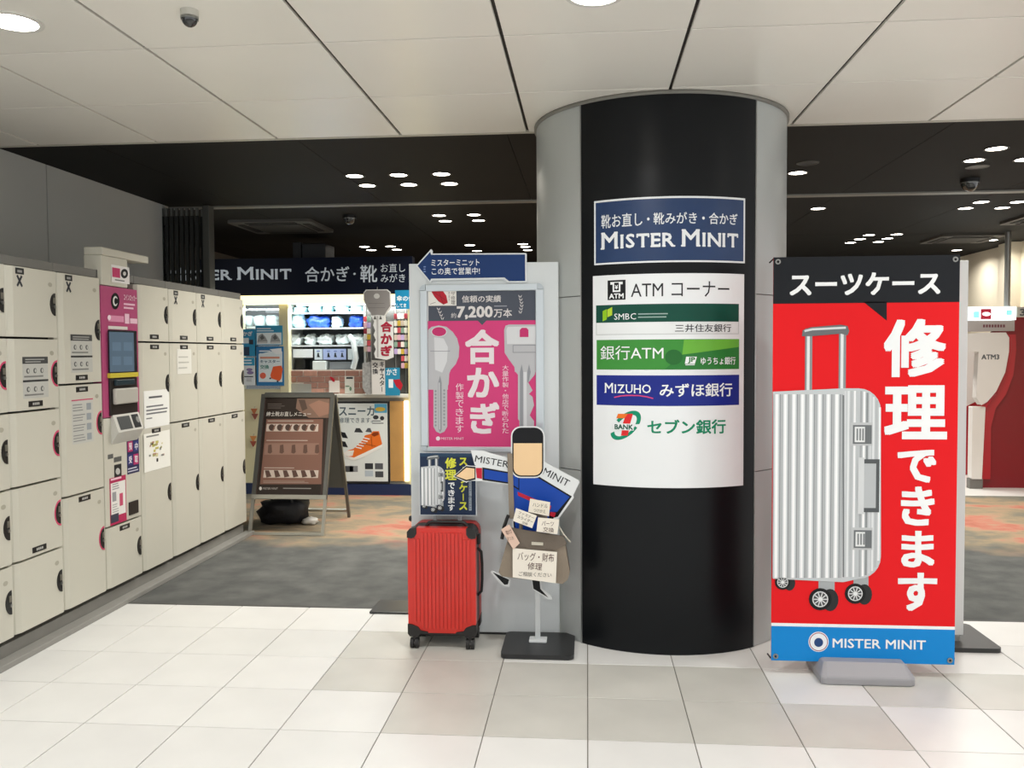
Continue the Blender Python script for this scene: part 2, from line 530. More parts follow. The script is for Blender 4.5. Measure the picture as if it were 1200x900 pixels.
# ---- white panelled ceiling
M_ceil = mat('ceiling_white', '#efece3', 0.28, var=0.02, scale=1.5, objvar=0.02, spec=0.35)
M_gap = mat('ceiling_gap', '#2c2721', 0.8)
CX, CY, CW, CD = -0.33, 4.91, 0.722, 0.745
ceil = MB().box(-7, 8, -6, CY, H + 0.012, H + 0.08, M_gap).build('ceiling', kind='structure')
tag(ceil, 'white square ceiling panels with dark joints above the hall')
pm = bpy.data.meshes.new('ceiling_panel')
bm = bmesh.new(); bmesh.ops.create_cube(bm, size=1.0)
for v in bm.verts: v.co = Vector((v.co.x * (CW - 0.015), v.co.y * (CD - 0.010), v.co.z * 0.014 + 0.007))
bmesh.ops.bevel(bm, geom=[e for e in bm.edges if all(v.co.z < 0.001 for v in e.verts)], offset=0.002, segments=1, affect='EDGES')
bm.to_mesh(pm); bm.free(); pm.materials.append(M_ceil)
for r in range(0, 9):
    for k in range(-7, 8):
        o = bpy.data.objects.new('ceiling_panel', pm); C.objects.link(o); o.parent = ceil
        o.location = Vector((CX + (k + .5) * CW, CY - (r + .5) * CD, H)) - WL[ceil]
# ---- black ceiling beyond
M_dark = mat('ceiling_black', '#1c1c1b', 0.65, var=0.04, scale=2.0, spec=0.12)
M_dgap = mat('ceiling_black_gap', '#0d0d0c', 0.8)
dk = MB().box(-4.6, 7, CY + 0.02, 14, H + 0.012, H + 0.08, M_dgap).build('ceiling_black', kind='structure')
tag(dk, 'black ceiling over the carpeted shop area')
for k in range(-4, 6):
    for (y0, y1) in ((CY + 0.022, 7.10), (7.16, 9.6), (9.6, 14.0)):
        x0 = -0.45 + 1.22 * k; x1 = x0 + 1.22
        if x1 < -4.5 or x0 > 6.9: continue
        MB().box(max(x0, -4.6) + .002, min(x1, 7) - .002, y0 + .002, y1 - .002, H, H + 0.014, M_dark).build('ceiling_panel', dk)
MB().box(-4.6, 8, CY - 0.004, CY + 0.02, H - 0.004, H + 0.05, mat('ceiling_edge', '#b9b5a9', 0.4)).build('trim_3', kind='structure', label='thin pale edge between white and black ceiling')
M_alu = mat('aluminium', '#a9a9a6', 0.35, 0.85)
trk = MB().box(-3.5, 7, 7.08, 7.17, H - 0.012, H + 0.02, mat('track_grey', '#8d8b84', 0.4, 0.3)).build('trim_4', kind='structure')
tag(trk, 'slim grey gate track across the black ceiling')
# ---- walls
M_wallg = mat('wall_grey', '#b9bbb8', 0.5, var=0.03, scale=1.2)
wl = MB().box(-3.62, -3.502, 1.0, 7.05, 0, H - 0.001, mat('wall_core', '#3a3a38', 0.8)).build('wall_left', kind='structure')
tag(wl, 'grey panelled wall above the coin lockers')
for y0, y1 in ((1.0, 2.4), (2.4, 3.9), (3.9, 5.395), (5.4, 7.05)):
    MB().box(-3.51, -3.49, y0 + .003, y1 - .003, 0, H - 0.003, M_wallg).build('panel', wl)
M_cream = mat('wall_cream', '#e4dac4', 0.6, var=0.02, scale=1.0)
wr = MB().box(4.95, 5.1, 7.2, 14, 0, H - 0.001, M_cream).build('wall_right', kind='structure')
tag(wr, 'cream wall behind the cash machines')
MB().box(4.83, 4.95, 10.45, 10.75, 0, H - 0.003, M_cream).build('pilaster', wr)
wb = MB().box(-4.6, 7, 13.9, 14.0, 0, H - 0.001, mat('wall_dark', '#55514a', 0.7, var=0.05, scale=1)).build('wall_back', kind='structure')
tag(wb, 'dark far wall behind the shop area')
MB().box(-4.6, -4.5, 7.05, 13.9, 0, H - 0.001, mat('wall_dark', '#55514a')).build('wall_side', kind='structure', label='dark wall at the side of the shop')

# ================================================================== ceiling fittings
M_ring = mat('lamp_ring', '#d9d7d0', 0.4)
M_lamp = mat('lamp_glow', '#fffaf0', 0.5, emit=28.0, emcol='#fff8ee')
M_lampd = mat('lamp_glow_small', '#fffaf0', 0.5, emit=16.0, emcol='#fff6e8')
M_ringd = mat('lamp_ring_dark', '#46443f', 0.5)
def downlight(x, y, r, label, group, watts, lit=True, dark=False, shape=True):
    t = thing('downlight', label, 'downlight', (x, y, H), group)
    MB().disc((x, y, H - 0.006), r, (0, 0, 1), 0.006, M_ringd if dark else M_ring, 20, r * 0.82).build('trim_ring', t)
    MB().disc((x, y, H - 0.003), r * 0.82, (0, 0, 1), 0.003, (M_lampd if dark else M_lamp) if lit else mat('lamp_off', '#1a1917', 0.3), 20).build('diffuser', t)
    if lit and watts:
        ld = bpy.data.lights.new('lamp_light', 'AREA'); ld.shape = 'DISK'; ld.size = r * 1.6; ld.energy = watts
        ld.color = (1.0, 0.97, 0.91) if dark else (0.985, 0.99, 1.0)
        ld.spread = math.radians(150)
        lo = bpy.data.objects.new('lamp_light', ld); C.objects.link(lo); lo.parent = t; lo.location = (0, 0, -0.012)
    return t
downlight(-2.113, 3.088, 0.105, 'large lit downlight in the white ceiling at upper left corner', 'hall downlights', LAMP_W)
downlight(0.029, 3.055, 0.105, 'large lit downlight in the white ceiling above the pillar, cut by the picture top', 'hall downlights', LAMP_W)
for x, y in ((2.17, 3.07), (-2.113, 0.9), (0.029, 0.9), (2.17, 0.9), (0.029, -1.3), (-2.113, -1.3), (2.17, -1.3), (4.3, 3.07), (4.3, 0.9)):
    downlight(x, y, 0.105, 'large lit downlight in the white ceiling outside the picture', 'hall downlights', LAMP_W)
for g, ps, lb in (
    ('six downlights left of pillar', [(-1.61, 5.98), (-1.61, 6.33), (-1.30, 5.98), (-1.30, 6.33), (-1.0, 5.98), (-1.0, 6.33)], 'small lit downlight, cluster of six left of the pillar'),
    ('four downlights over shop aisle', [(-1.325, 7.78), (-1.325, 8.12), (-1.01, 7.78), (-1.01, 8.12)], 'small lit downlight behind the track left of pillar'),
    ('far downlights behind shop sign', [(-2.58, 9.97), (-2.58, 10.30), (-2.27, 9.97), (-2.27, 10.30)], 'tiny lit downlight just above the blue shop sign'),
    ('far downlights over arrow sign', [(-1.345, 9.98), (-1.335, 10.55), (-0.73, 9.95), (-0.72, 10.22), (-0.715, 10.55)], 'tiny lit downlight just above the blue arrow sign'),
    ('three downlights by camera dome', [(2.50, 5.61), (2.51, 5.94), (2.83, 5.95)], 'small lit downlight above the right dome camera'),
    ('four downlights right behind track', [(3.28, 7.62), (3.29, 7.94), (3.59, 7.65), (3.60, 7.95)], 'small lit downlight behind the track at the right edge'),
    ('six far downlights over the banner', [(3.01, 9.66), (3.02, 10.0), (3.01, 10.32), (3.29, 9.64), (3.31, 9.98), (3.31, 10.28)], 'tiny far downlight above the banner'),
    ('two far downlights by the cash machines', [(4.55, 10.28), (4.57, 11.27)], 'tiny lit downlight by the cash machines')):
    ym = sorted({p_[1] for p_ in ps}); xm = sorted({p_[0] for p_ in ps})
    for i, (x, y) in enumerate(ps):
        near = sorted(ps, key=lambda p_: abs(p_[0] - x) > .1)
        col = sorted(p_[0] for p_ in ps)
        side = 'left' if x - col[0] < .1 else ('right' if col[-1] - x < .1 else 'middle')
        mates = sorted(p_[1] for p_ in ps if abs(p_[0] - x) < .1)
        row = ('nearest', 'middle', 'farthest')[min(2, mates.index(y) if len(mates) == 3 else (0 if mates.index(y) == 0 else 2))] if len(mates) > 1 else 'single'
        downlight(x, y, 0.072, lb + ', ' + row + ' of the ' + side + ' row', g, DARK_W, dark=True)
downlight(1.455, 6.22, 0.072, 'small lit downlight in the black ceiling just right of the pillar', 'downlights by pillar', DARK_W, dark=True)
downlight(1.445, 5.9, 0.072, 'small unlit downlight in the black ceiling just right of the pillar', 'downlights by pillar', 0, lit=False, dark=True)
for x, y in ((2.0, 7.8), (0.6, 7.8), (0.6, 6.2)):
    downlight(x, y, 0.072, 'small lit downlight in the black ceiling hidden behind the pillar', 'downlights behind pillar', DARK_W, dark=True)
def dome(x, y, label, white=False, r=0.055):
    t = thing('dome_camera', label, 'camera', (x, y, H))
    MB().disc((x, y, H - 0.03), r * 1.05, (0, 0, 1), 0.03, mat('dome_base_w', '#c9c6bc', 0.4) if white else mat('dome_base', '#151515', 0.4), 20).build('base', t)
    MB().lathe((x, y, H - 0.03), [(r * .95 * math.cos(a * PI / 12), -r * 1.0 * math.sin(a * PI / 12)) for a in range(0, 7)], mat('dome_glass', '#0c0d0e', 0.06, coat=1.0), 20).build('dome', t)
    MB().lathe((x, y, H - 0.03), [(r * 1.03, -0.004), (r * 1.05, 0.0), (r * 1.05, 0.006)], mat('dome_ring', '#8b8b88', 0.3, 0.6), 20).build('trim_ring', t)
dome(-1.419, 3.053, 'small dark dome camera on the white ceiling', white=True, r=0.03)
dome(-2.12, 7.69, 'black dome camera on the ceiling above the shop sign')
dome(2.76, 6.60, 'black dome camera under the ceiling at right, below the downlights', r=0.062)
def cassette(x, y, s, label):
    t = thing('air_conditioner', label, 'air conditioner', (x, y, H))
    z = H
    fr = Plane((x, y, z), (1, 0, 0), (0, -1, 0))
    fr.n = Vector((0, 0, -1))
    b = MB(); b.prism(fr, rrect(-s, -s, s, s, 0.06), 0, 0.025, mat('ac_panel', '#4b4a46', 0.5)); b.build('panel', t, bevel=0.006)
    b = MB(); b.prism(fr, rrect(-s * .62, -s * .62, s * .62, s * .62, 0.03), 0.025, 0.034, mat('ac_grille', '#2e2d2b', 0.6)); b.build('grille', t)
    for dx, dy in ((0, 1), (0, -1), (1, 0), (-1, 0)):
        b = MB()
        hw, hh = (s * .6, s * .08) if dx == 0 else (s * .08, s * .6)
        cx, cy = x + dx * s * .78, y + dy * s * .78
        b.box(cx - hw, cx + hw, cy - hh, cy + hh, z - .03, z - .02, mat('ac_slot', '#111110', 0.7)); b.build('vent', t)
cassette(-2.93, 8.22, 0.40, 'square grey ceiling air conditioner above the blue shop sign')
cassette(4.12, 10.03, 0.34, 'square grey ceiling air conditioner far right behind the banner')
cassette(4.35, 8.55, 0.36, 'square grey ceiling air conditioner cut by the right picture edge')
t = thing('ceiling_speaker', 'small round grille in the black ceiling at right, beside the dome camera', 'speaker', (2.62, 6.15, H))
MB().disc((2.62, 6.15, H - .006), 0.075, (0, 0, 1), 0.006, M_ringd, 20, 0.062).build('trim_ring', t)
MB().disc((2.62, 6.15, H - .004), 0.062, (0, 0, 1), 0.004, mat('grille_grey', '#6c6a65', 0.5)).build('grille', t)

# ================================================================== the pillar and its signs
PC, PR = Vector((0.394, 4.871, 0)), 0.672
M_clad = mat('pillar_cladding', '#b4b8b6', 0.33, 0.1, var=0.02, scale=3.0)
pil = thing('pillar', 'thick round grey clad pillar with a black front panel', 'pillar', PC)
MB().lathe(PC, [(PR - 0.03, 0.0), (PR - 0.03, H)], mat('pillar_gap', '#33332f', 0.8), 48).build('core', pil)
def shell(a0, a1, z0, z1, r0, r1, m, n):
    b = MB(); vs = []
    for k in range(n + 1):
        th = math.radians(a0 + (a1 - a0) * k / n)
        for r in (r0, r1):
            for z in (z0, z1):
                vs.append((PC.x + math.sin(th) * r, PC.y - math.cos(th) * r, z))
    fs, sm = [], []
    for k in range(n):
        o = 4 * k; q = o + 4
        fs += [(o + 2, q + 2, q + 3, o + 3), (o + 1, q + 1, q, o), (o + 3, q + 3, q + 1, o + 1), (o, q, q + 2, o + 2)]
    b.add(vs, fs, m, True)
    b.add(vs, [(0, 2, 3, 1), (4 * n, 4 * n + 1, 4 * n + 3, 4 * n + 2)], m)
    return b
zs = [0.0, 0.872, 1.745, H - 0.002]
for i in range(3):
    for a0, a1 in ((38.6, 120), (120, 201), (201, 282), (282, 321.4)):
        o = shell(a0 + .08, a1 - .08, zs[i] + .002, zs[i + 1] - .002, PR - 0.028, PR, M_clad, 24).build('cladding_panel', pil)
        md = o.modifiers.new('es', 'EDGE_SPLIT'); md.split_angle = math.radians(40)
bp_ = shell(-38.6, 38.6, 0.0, H - 0.002, PR - 0.028, PR + 0.004, mat('black_panel', '#0c0f12', 0.32, spec=0.22), 40).build('black_panel', pil)
bp_.modifiers.new('es', 'EDGE_SPLIT').split_angle = math.radians(40)
for a in (-38.9, 38.9):
    shell(a - .25, a + .25, 0, H - 0.002, PR - .02, PR + 0.007, mat('edge_alu', '#b9bbb9', 0.35, 0.6), 2).build('edge_strip', pil)
shell(0, 360, H - 0.018, H - 0.0005, PR - 0.02, PR + 0.012, mat('pillar_collar', '#7c7a73', 0.6), 64).build('collar', pil)

DR = Drum(PC, PR + 0.009)
def drum_panel(t, px0, py0, px1, py1, m, name='panel'):
    b = Print(DR)
    a0, b0, a1, b1 = b.bbox(px0, py0, px1, py1)
    k = PR + 0.009
    o = shell(math.degrees(a0 / k), math.degrees(a1 / k), b0, b1, PR + 0.004, PR + 0.009, m, 24).build(name, t)
    o.modifiers.new('es', 'EDGE_SPLIT').split_angle = math.radians(40)
    return (a0, b0, a1, b1)
white = mat('sign_white', '#eceff0', 0.35)
crp = (620, 90, 3.75)
sg = thing('direction_sign', 'curved navy sign with white border high on the black pillar panel', 'sign', DR.pt(*DR.px(785, 309), 0))
p = Print(DR, crp)
a0, b0, a1, b1 = p.bbox(286, 552, 949, 822)
drum_panel(sg, 620 + 286 / 3.75, 90 + 541 / 3.75, 620 + 949 / 3.75, 90 + 824 / 3.75, white, 'border')
p.rect(293, 549, 942, 816, mat('sign_navy', '#12335f', 0.35, var=0.06, scale=5), 1); p.build('panel_face', sg)
p = Print(DR, crp)
p.text('靴お直し', 318, 602, 498, 662, white, 2, 0.008)
p.text('・', 518, 618, 530, 632, white, 2); p.text('靴みがき', 547, 596, 737, 648, white, 2, 0.008); p.text('・', 760, 614, 772, 628, white, 2)
p.text('合かぎ', 790, 600, 915, 650, white, 2, 0.008)
p.build('lettering', sg, label='white Japanese lettering')
p = Print(DR, crp); p.serif(['MISTER', 'MINIT'], 315, 681, 918, 756, white, 2, bold=0.022); p.build('lettering', sg, label='white serif capitals')

sg = thing('bank_directory_sign', 'curved white directory of bank machines on the black pillar panel', 'sign', DR.pt(*DR.px(785, 566), 0))
drum_panel(sg, 695, 322.5, 871.5, 568, white)
crp = (680, 310, 3.3333)
blk = ink('#17181a'); wht = ink('#f3f5f5')
p = Print(DR, crp)
p.rect(107, 61, 177, 138, blk, 1); p.text('ATM', 113, 113, 170, 133, wht, 2, 0.03)
p.rect(118, 68, 166, 78, wht, 2); p.rect(127, 78, 157, 107, wht, 2); p.rect(133, 71, 151, 101, blk, 3); p.text('¥', 136, 80, 148, 97, wht, 4, 0.03)
p.build('pictogram', sg)
p = Print(DR, crp); p.text('ATM コーナー', 198, 68, 582, 128, ink('#2a2b2d'), 1, -0.004); p.build('lettering', sg)
p = Print(DR, crp)
p.rect(62, 157, 619, 226, ink('#0e4a3c'), 1); p.rect(62, 226, 619, 274, ink('#c9cdcc'), 1); p.rect(65, 226, 616, 271, ink('#e9ecec'), 2)
p.poly([(88, 182), (104, 174), (104, 214), (88, 222)], ink('#8fc31f'), 2); p.poly([(106, 176), (125, 166), (125, 198), (106, 206)], ink('#b5d334'), 2)
p.serif(['SMBC'], 133, 191, 218, 215, wht, 2, 0.0, 1.0)
p.bars(226, 188, 368, 213, 2, ink('#9db5ae'), 2, 0.35)
p.text('三井住友銀行', 370, 233, 588, 264, ink('#22242a'), 3, 0.004)
p.build('bank_plate', sg, label='dark green and white bank plate')
p = Print(DR, crp)
p.rect(64, 293, 620, 409, ink('#3f8f3b'), 1)
p.poly([(405, 294), (619, 291), (619, 322), (560, 330), (398, 352)], ink('#6cb33f'), 2)
p.poly([(398, 352), (560, 330), (619, 322), (619, 406), (330, 409)], ink('#2f7d38'), 2)
p.ell(365, 362, 34, 30, ink('#286b31'), 3)
p.text('銀行ATM', 80, 317, 325, 372, wht, 4, 0.002)
p.poly([(413, 360), (455, 360), (447, 388), (408, 388)], wht, 4); p.text('JP', 420, 362, 448, 386, ink('#2f7d38'), 5, 0.03); p.bars(410, 389, 454, 395, 1, wht, 4, 0.5)
p.text('ゆうちょ銀行', 470, 361, 605, 391, wht, 4, 0.012)
p.build('bank_plate', sg, label='mid green bank plate')
p = Print(DR, crp)
p.rect(64, 431, 620, 548, ink('#1c2a86'), 1)
p.serif(['MIZUHO'], 95, 463, 276, 502, wht, 2, 0.01, 0.86)
p.line([(133, 519), (160, 513), (190, 511), (230, 512), (262, 517), (285, 523)], 4.5, ink('#e0467c'), 2)
p.text('みずほ銀行', 310, 463, 593, 516, wht, 2, 0.012)
p.build('bank_plate', sg, label='royal blue bank plate')
p = Print(DR, crp)
gr = ink('#0b8f6a')
arc = lambda cx, cy, rx, ry, t0, t1, tilt, n=18: [(cx + rx * math.cos(t) * math.cos(tilt) - ry * math.sin(t) * math.sin(tilt), cy + rx * math.cos(t) * math.sin(tilt) + ry * math.sin(t) * math.cos(tilt)) for t in [t0 + (t1 - t0) * k / n for k in range(n + 1)]]
o_ = arc(178, 628, 72, 40, -1.75, 0.95, -0.75); i_ = arc(176, 630, 56, 27, -1.75, 0.95, -0.75)
p.poly(o_ + i_[::-1], gr, 1)
o_ = arc(178, 628, 72, 40, 1.2, 3.6, -0.75); i_ = arc(180, 626, 58, 29, 1.2, 3.6, -0.75)
p.poly(o_ + i_[::-1], gr, 1)
p.poly([(148, 583), (206, 583), (200, 600), (141, 600)], ink('#ee7623'), 2)
p.poly([(186, 583), (206, 583), (196, 618), (186, 668), (160, 668), (166, 622), (174, 600)], ink('#df2b2d'), 3)
p.rect(133, 621, 209, 647, wht, 4); p.text('BANK', 135, 624, 207, 644, ink('#1b5c49'), 5, 0.03)
p.build('logo', sg)
p = Print(DR, crp); p.text('セブン銀行', 262, 604, 568, 661, ink('#0e8a63'), 1, 0.02); p.build('lettering', sg, label='green lettering')
# ================================================================== coin lockers along the left wall
LX = -2.74
FL = Plane((LX, 0, 0), (0, 1, 0), (0, 0, 1))
M_lock = mat('locker_enamel', '#c9c6b8', 0.42, var=0.012, scale=2.0, objvar=0.015)
M_lockb = mat('locker_body', '#9a978c', 0.5)
M_dkgap = mat('locker_gap', '#1b1a18', 0.7)
M_black = mat('black_plastic', '#141414', 0.4)
M_pink = mat('locker_pink', '#d0476d', 0.4)
M_steel = mat('steel', '#9c9c98', 0.3, 0.9)
Z0, ZT = 0.112, 1.90
def door(unit, y0, y1, z0, z1, used=False, plate=None, cross=False, notice=False, handle=0.5, note=None):
    g = 0.0055
    prof = [(y0 + g, -0.06), (y0 + g, -0.03), (y0 + 0.02, -0.010), (y0 + 0.05, 0), (y1 - g - .004, 0), (y1 - g, -0.004), (y1 - g, -0.06)]
    b = MB(); n = len(prof)
    vs = [(LX + d, y, z0 + g) for y, d in prof] + [(LX + d, y, z1 - g) for y, d in prof]
    b.add(vs, [tuple(range(n)), tuple(range(n, 2 * n))[::-1]] + [(i, n + i, n + (i + 1) % n, (i + 1) % n) for i in range(n)], M_lock)
    d = b.build('door', unit)
    zc = z0 + (z1 - z0) * handle
    ye = y1 - 0.022
    p = MB()
    half = [(ye + 0.0 - 0.042 * math.cos(t), zc + 0.058 * math.sin(t)) for t in [-PI / 2 + PI * k / 12 for k in range(13)]]
    p.prism(FL, half, 0, 0.004, M_black)
    p.build('handle', d)
    p = MB().disc((LX + 0.004, ye - 0.012, zc - 0.012), 0.008, (1, 0, 0), 0.006, M_steel, 10)
    p.box(LX + .004, LX + .009, ye - .022, ye - .006, zc + 0.005, zc + 0.035, mat('lock_grey', '#6b675c', 0.4)); p.build('lock', d)
    if used:
        p = MB()
        o_ = [(ye + 0.004 - 0.052 * math.cos(t), zc + 0.068 * math.sin(t)) for t in [-PI / 2 + PI * k / 12 for k in range(13)]]
        i_ = [(ye + 0.004 - 0.043 * math.cos(t), zc + 0.059 * math.sin(t)) for t in [-PI / 2 + PI * k / 12 for k in range(13)]]
        for k in range(12):
            p.prism(FL, [o_[k], o_[k + 1], i_[k + 1], i_[k]], 0, 0.003, M_pink)
        p.build('indicator_ring', d, label='pink ring around the handle')
    if plate:
        zp = z1 - 0.03 if plate == 'top' else z0 + 0.034
        yc = y0 + (y1 - y0) * 0.5
        q = Print(FL, raw=True); 
        b2 = MB(); b2.prism(FL, [(yc - .055, zp - .014), (yc + .055, zp - .014), (yc + .055, zp + .014), (yc - .055, zp + .014)], 0, 0.002, M_black)
        np_ = b2.build('number_plate', d)
        q.base = 0.002
        for k in range(4):
            q.rect(yc - .026 + k * .014, zp - .006, yc - .016 + k * .014, zp + .006, ink('#b9b9b4'), 1)
        q.build('digits', np_)
    # maker's faint round mark near the top right corner
    q = Print(FL, raw=True); q.ell(y1 - 0.06, z1 - 0.075, 0.018, 0.012, ink('#aba797'), 1, 10); q.build('mark', d)
    if cross:
        q = Print(FL, raw=True); yc = y0 + 0.10; zc2 = z1 - 0.075
        q.rect(yc - .03, z1 - .042, yc + .035, z1 - .012, ink('#2b2c2c'), 1); q.rect(yc - .015, z1 - .034, yc + .02, z1 - .022, ink('#9c9c98'), 2)
        q.line([(yc - .018, zc2 - .026), (yc + .018, zc2 + .026)], .013, ink('#31343a'), 1); q.line([(yc + .018, zc2 - .026), (yc - .018, zc2 + .026)], .013, ink('#31343a'), 2)
        q.build('sticker', d, label='black cross sticker')
    if notice:
        ya, yb = y0 + 0.105, y1 - 0.095
        za, zb = z0 + 0.062, z0 + 0.062 + 0.205
        if notice == 'low': za, zb = z0 + .045, z0 + .2
        q = Print(FL, raw=True)
        q.rect(ya, za, yb, zb, ink('#bdbdb6'), 1)
        q.rect(ya, zb - .034, yb, zb, ink('#4a4b4b'), 2); q.bars(ya + .02, zb - .03, yb - .02, zb - .006, 2, ink('#a5a5a0'), 3)
        zm = za + (zb - za) * 0.42
        q.rect(ya, zm - .005, yb, zm + .005, ink('#3c3d3d'), 2)
        for zz in (zm + .05, za + .045):
            for k in range(3):
                q.ell(ya + .04 + k * .055, zz, .014, .014, ink('#6d6e6c'), 2, 8); q.ell(ya + .043 + k * .055, zz, .007, .009, ink('#bdbdb6'), 3, 8)
            q.rect(ya + .01, zz - .032, yb - .04, zz - .024, ink('#848480'), 2)
        q.build('notice', d, label='grey instruction notice')
    return d
def unit(y0, y1, rows, label, used=(), plates={}, cross=(), notices={}, handle={}):
    t = thing('coin_locker', label, 'locker', (LX - 0.3, (y0 + y1) / 2, 0.0), 'coin lockers')
    MB().box(LX - 0.62, LX - 0.061, y0 + .001, y1 - .001, Z0 - .004, ZT, M_dkgap).build('body', t)
    ds = []
    for i, (za, zb) in enumerate(zip(rows, rows[1:])):
        ds.append(door(t, y0, y1, za, zb, i in used, plates.get(i), i in cross, notices.get(i), handle.get(i, .5)))
    MB().box(LX - 0.62, LX - 0.02, y0 + .001, y1 - .001, ZT - 0.001, ZT + 0.045, mat('locker_top', '#6f6e69', 0.5)).build('top_rail', t, bevel=0.003)
    MB().box(LX - 0.60, LX - 0.075, y0 + .001, y1 - .001, 0.0, Z0 - .003, mat('locker_kick', '#3f3e3a', 0.6)).build('plinth', t)
    return t, ds
R5 = [Z0, 0.463, 0.826, 1.19, 1.55, ZT]
LY = [3.51, 3.903, 4.303, 4.705, 5.11, 5.508, 5.92, 6.335, 6.755]
unit(3.115, 3.51, R5, 'five-door white coin locker just outside the left picture edge', (), {}, (), {})
unit(LY[0], LY[1], R5, 'five-door white coin locker cut off by the left picture edge', (3,), {}, (4,), {3: True})
unit(LY[1], LY[2], R5, 'five-door white coin locker whose second door has a notice, leftmost complete one', (1, 2, 3), {1: 'low', 3: 'low'}, (4,), {3: True})
c2, c2d = unit(LY[2], LY[3], [Z0, 0.712, 1.308, ZT], 'three-door white coin locker left of the pink payment terminal', (0, 1), {0: 'top', 1: 'top', 2: 'low'}, (2,), {2: True}, {1: .62, 0: .52})
q = Print(FL, raw=True); ya, yb = LY[2] + .1, LY[3] - .1; q.rect(ya, .985, yb, 1.225, ink('#c4c4bd'), 1)
q.rect(ya, 1.218, yb, 1.224, M_pink, 2)
for i in range(4):
    q.bars(ya + .01, .995 + i * .055, yb - .07, 1.04 + i * .055, 3, ink('#8f908e'), 2, .35); q.rect(yb - .065, .998 + i * .055, yb - .02, 1.035 + i * .055, ink('#9aa0a4'), 2)
q.build('notice', c2d[1], label='grey notice in four rows')
c3, c3d = unit(LY[4], LY[5], [Z0, 1.010, 1.542, ZT], 'three-door white coin locker carrying two paper notices, right of the payment terminal', (), {0: 'top', 1: 'top', 2: 'low'}, (), {}, {0: .5})
q = Print(FL, base=0.001); q.rect(168.5, 457, 198, 500, ink('#efefea'), 1); q.bars(174, 463, 192, 468, 1, ink('#55565a'), 2); q.bars(171, 474, 196, 486, 3, ink('#77787b'), 2); q.bars(171, 489, 178, 492, 1, ink('#77787b'), 2)
q.build('paper_notice', c3d[1], label='white paper notice')
q = Print(FL, base=0.001); q.rect(168.5, 506, 199, 550, ink('#f0efe6'), 1); q.bars(171, 509, 190, 513, 1, ink('#8a8b86'), 2)
for k in range(22):
    x = random.uniform(174, 193); y = random.uniform(516, 535)
    q.rect(x, y, x + random.uniform(1.5, 4), y + random.uniform(1.5, 3.5), ink(random.choice(['#a9a86a', '#c6bd6b', '#8b8c86', '#d8d0a0', '#b98c7c'])), 2 + k % 3)
q.rect(183, 537, 185, 541, ink('#333333'), 2)
q.build('floor_map', c3d[0], label='paper floor plan')
for i, lb in ((5, 'three-door white coin locker second after the payment terminal towards the shop'),
              (6, 'three-door white coin locker third after the payment terminal towards the shop'),
              (7, 'three-door white coin locker at the far end of the row by the shop')):
    un, ds = unit(LY[i], LY[i + 1], [Z0, 1.010, 1.542, ZT], lb, (), {0: 'top', 1: 'top', 2: 'low'}, (2,) if i < 7 else (), {})
    if i == 5:
        q = Print(FL, raw=True, base=.001); q.rect(LY[5] + .1, 1.33, LY[6] - .1, 1.5, ink('#dcdbd2'), 1); q.bars(LY[5] + .12, 1.36, LY[6] - .12, 1.47, 3, ink('#b9b8b0'), 2, .25); q.build('paper_notice', ds[1], label='pale paper notice')
# plinth step
pl = thing('locker_base', 'long two-step grey base under the row of coin lockers', 'base', (LX, 5.0, 0))
MB().box(LX - 0.074, LX - 0.03, 3.1, 6.755, 0.0, 0.085, mat('base_grey', '#807e78', 0.5, var=.05)).build('upper_step', pl)
MB().box(LX - 0.03, LX + 0.045, 3.1, 6.80, 0.0, 0.028, mat('base_grey2', '#8e8c86', 0.5, var=.05)).build('lower_step', pl, bevel=0.003)

# ---- payment terminal
ky0, ky1 = LY[3], LY[4]
kt = thing('payment_terminal', 'pink and white locker payment terminal with a dark touch screen', 'terminal', (LX - .3, (ky0 + ky1) / 2, 0))
MB().box(LX - 0.62, LX - 0.061, ky0 + .001, ky1 - .001, Z0 - .004, ZT, M_dkgap).build('body', kt)
MB().box(LX - 0.60, LX - 0.075, ky0 + .001, ky1 - .001, 0, Z0 - .003, mat('locker_kick', '#3f3e3a')).build('plinth', kt)
door(kt, ky0, ky1, Z0, 0.472, plate='top')
MB().box(LX - 0.06, LX, ky0 + .004, ky1 - .004, 0.476, 1.10, M_lock).build('lower_panel', kt, bevel=0.004)
M_kp = mat('terminal_pink', '#ad4572', 0.4)
MB().box(LX - 0.06, LX + .002, ky0 + .004, ky1 - .004, 1.104, 1.858, M_kp).build('pink_panel', kt, bevel=0.004)
MB().box(LX - 0.62, LX - 0.02, ky0 + .001, ky1 - .001, ZT, ZT + 0.045, mat('locker_top', '#6f6e69')).build('top_rail', kt, bevel=.003)
S = (110, 290, 4.5)
KF = Plane((LX + .003, 0, 0), (0, 1, 0), (0, 0, 1))
b = MB(); q0 = Print(KF, S); bb = q0.bbox(75, 437, 218, 672)
b.prism(KF, rrect(bb[0], bb[1], bb[2], bb[3], .008, 3), 0, .012, mat('bezel', '#1e2226', 0.3)); scr = b.build('screen_bezel', kt)
q = Print(Plane((LX + .015, 0, 0), (0, 1, 0), (0, 0, 1)), S)
q.rect(82, 447, 211, 655, mat('screen', '#4a5a68', 0.15, emit=0.25, emcol='#6d8296'), 1)
for i in range(2):
    for j in range(2):
        q.rect(96 + i * 60, 500 + j * 75, 142 + i * 60, 545 + j * 75, mat('screen_tile', '#566a7c', 0.2, emit=0.18, emcol='#7d93a8'), 2)
q.build('screen', scr)
q = Print(KF, S)
q.ell(112, 283, 22, 44, ink('#16181a'), 1); q.ell(112, 283, 13, 27, ink('#d6d6d2'), 2); q.ell(114, 283, 8, 18, ink('#16181a'), 3); q.rect(114, 272, 127, 294, ink('#16181a'), 4)
q.build('logo', kt, label='white letter C in a black disc')
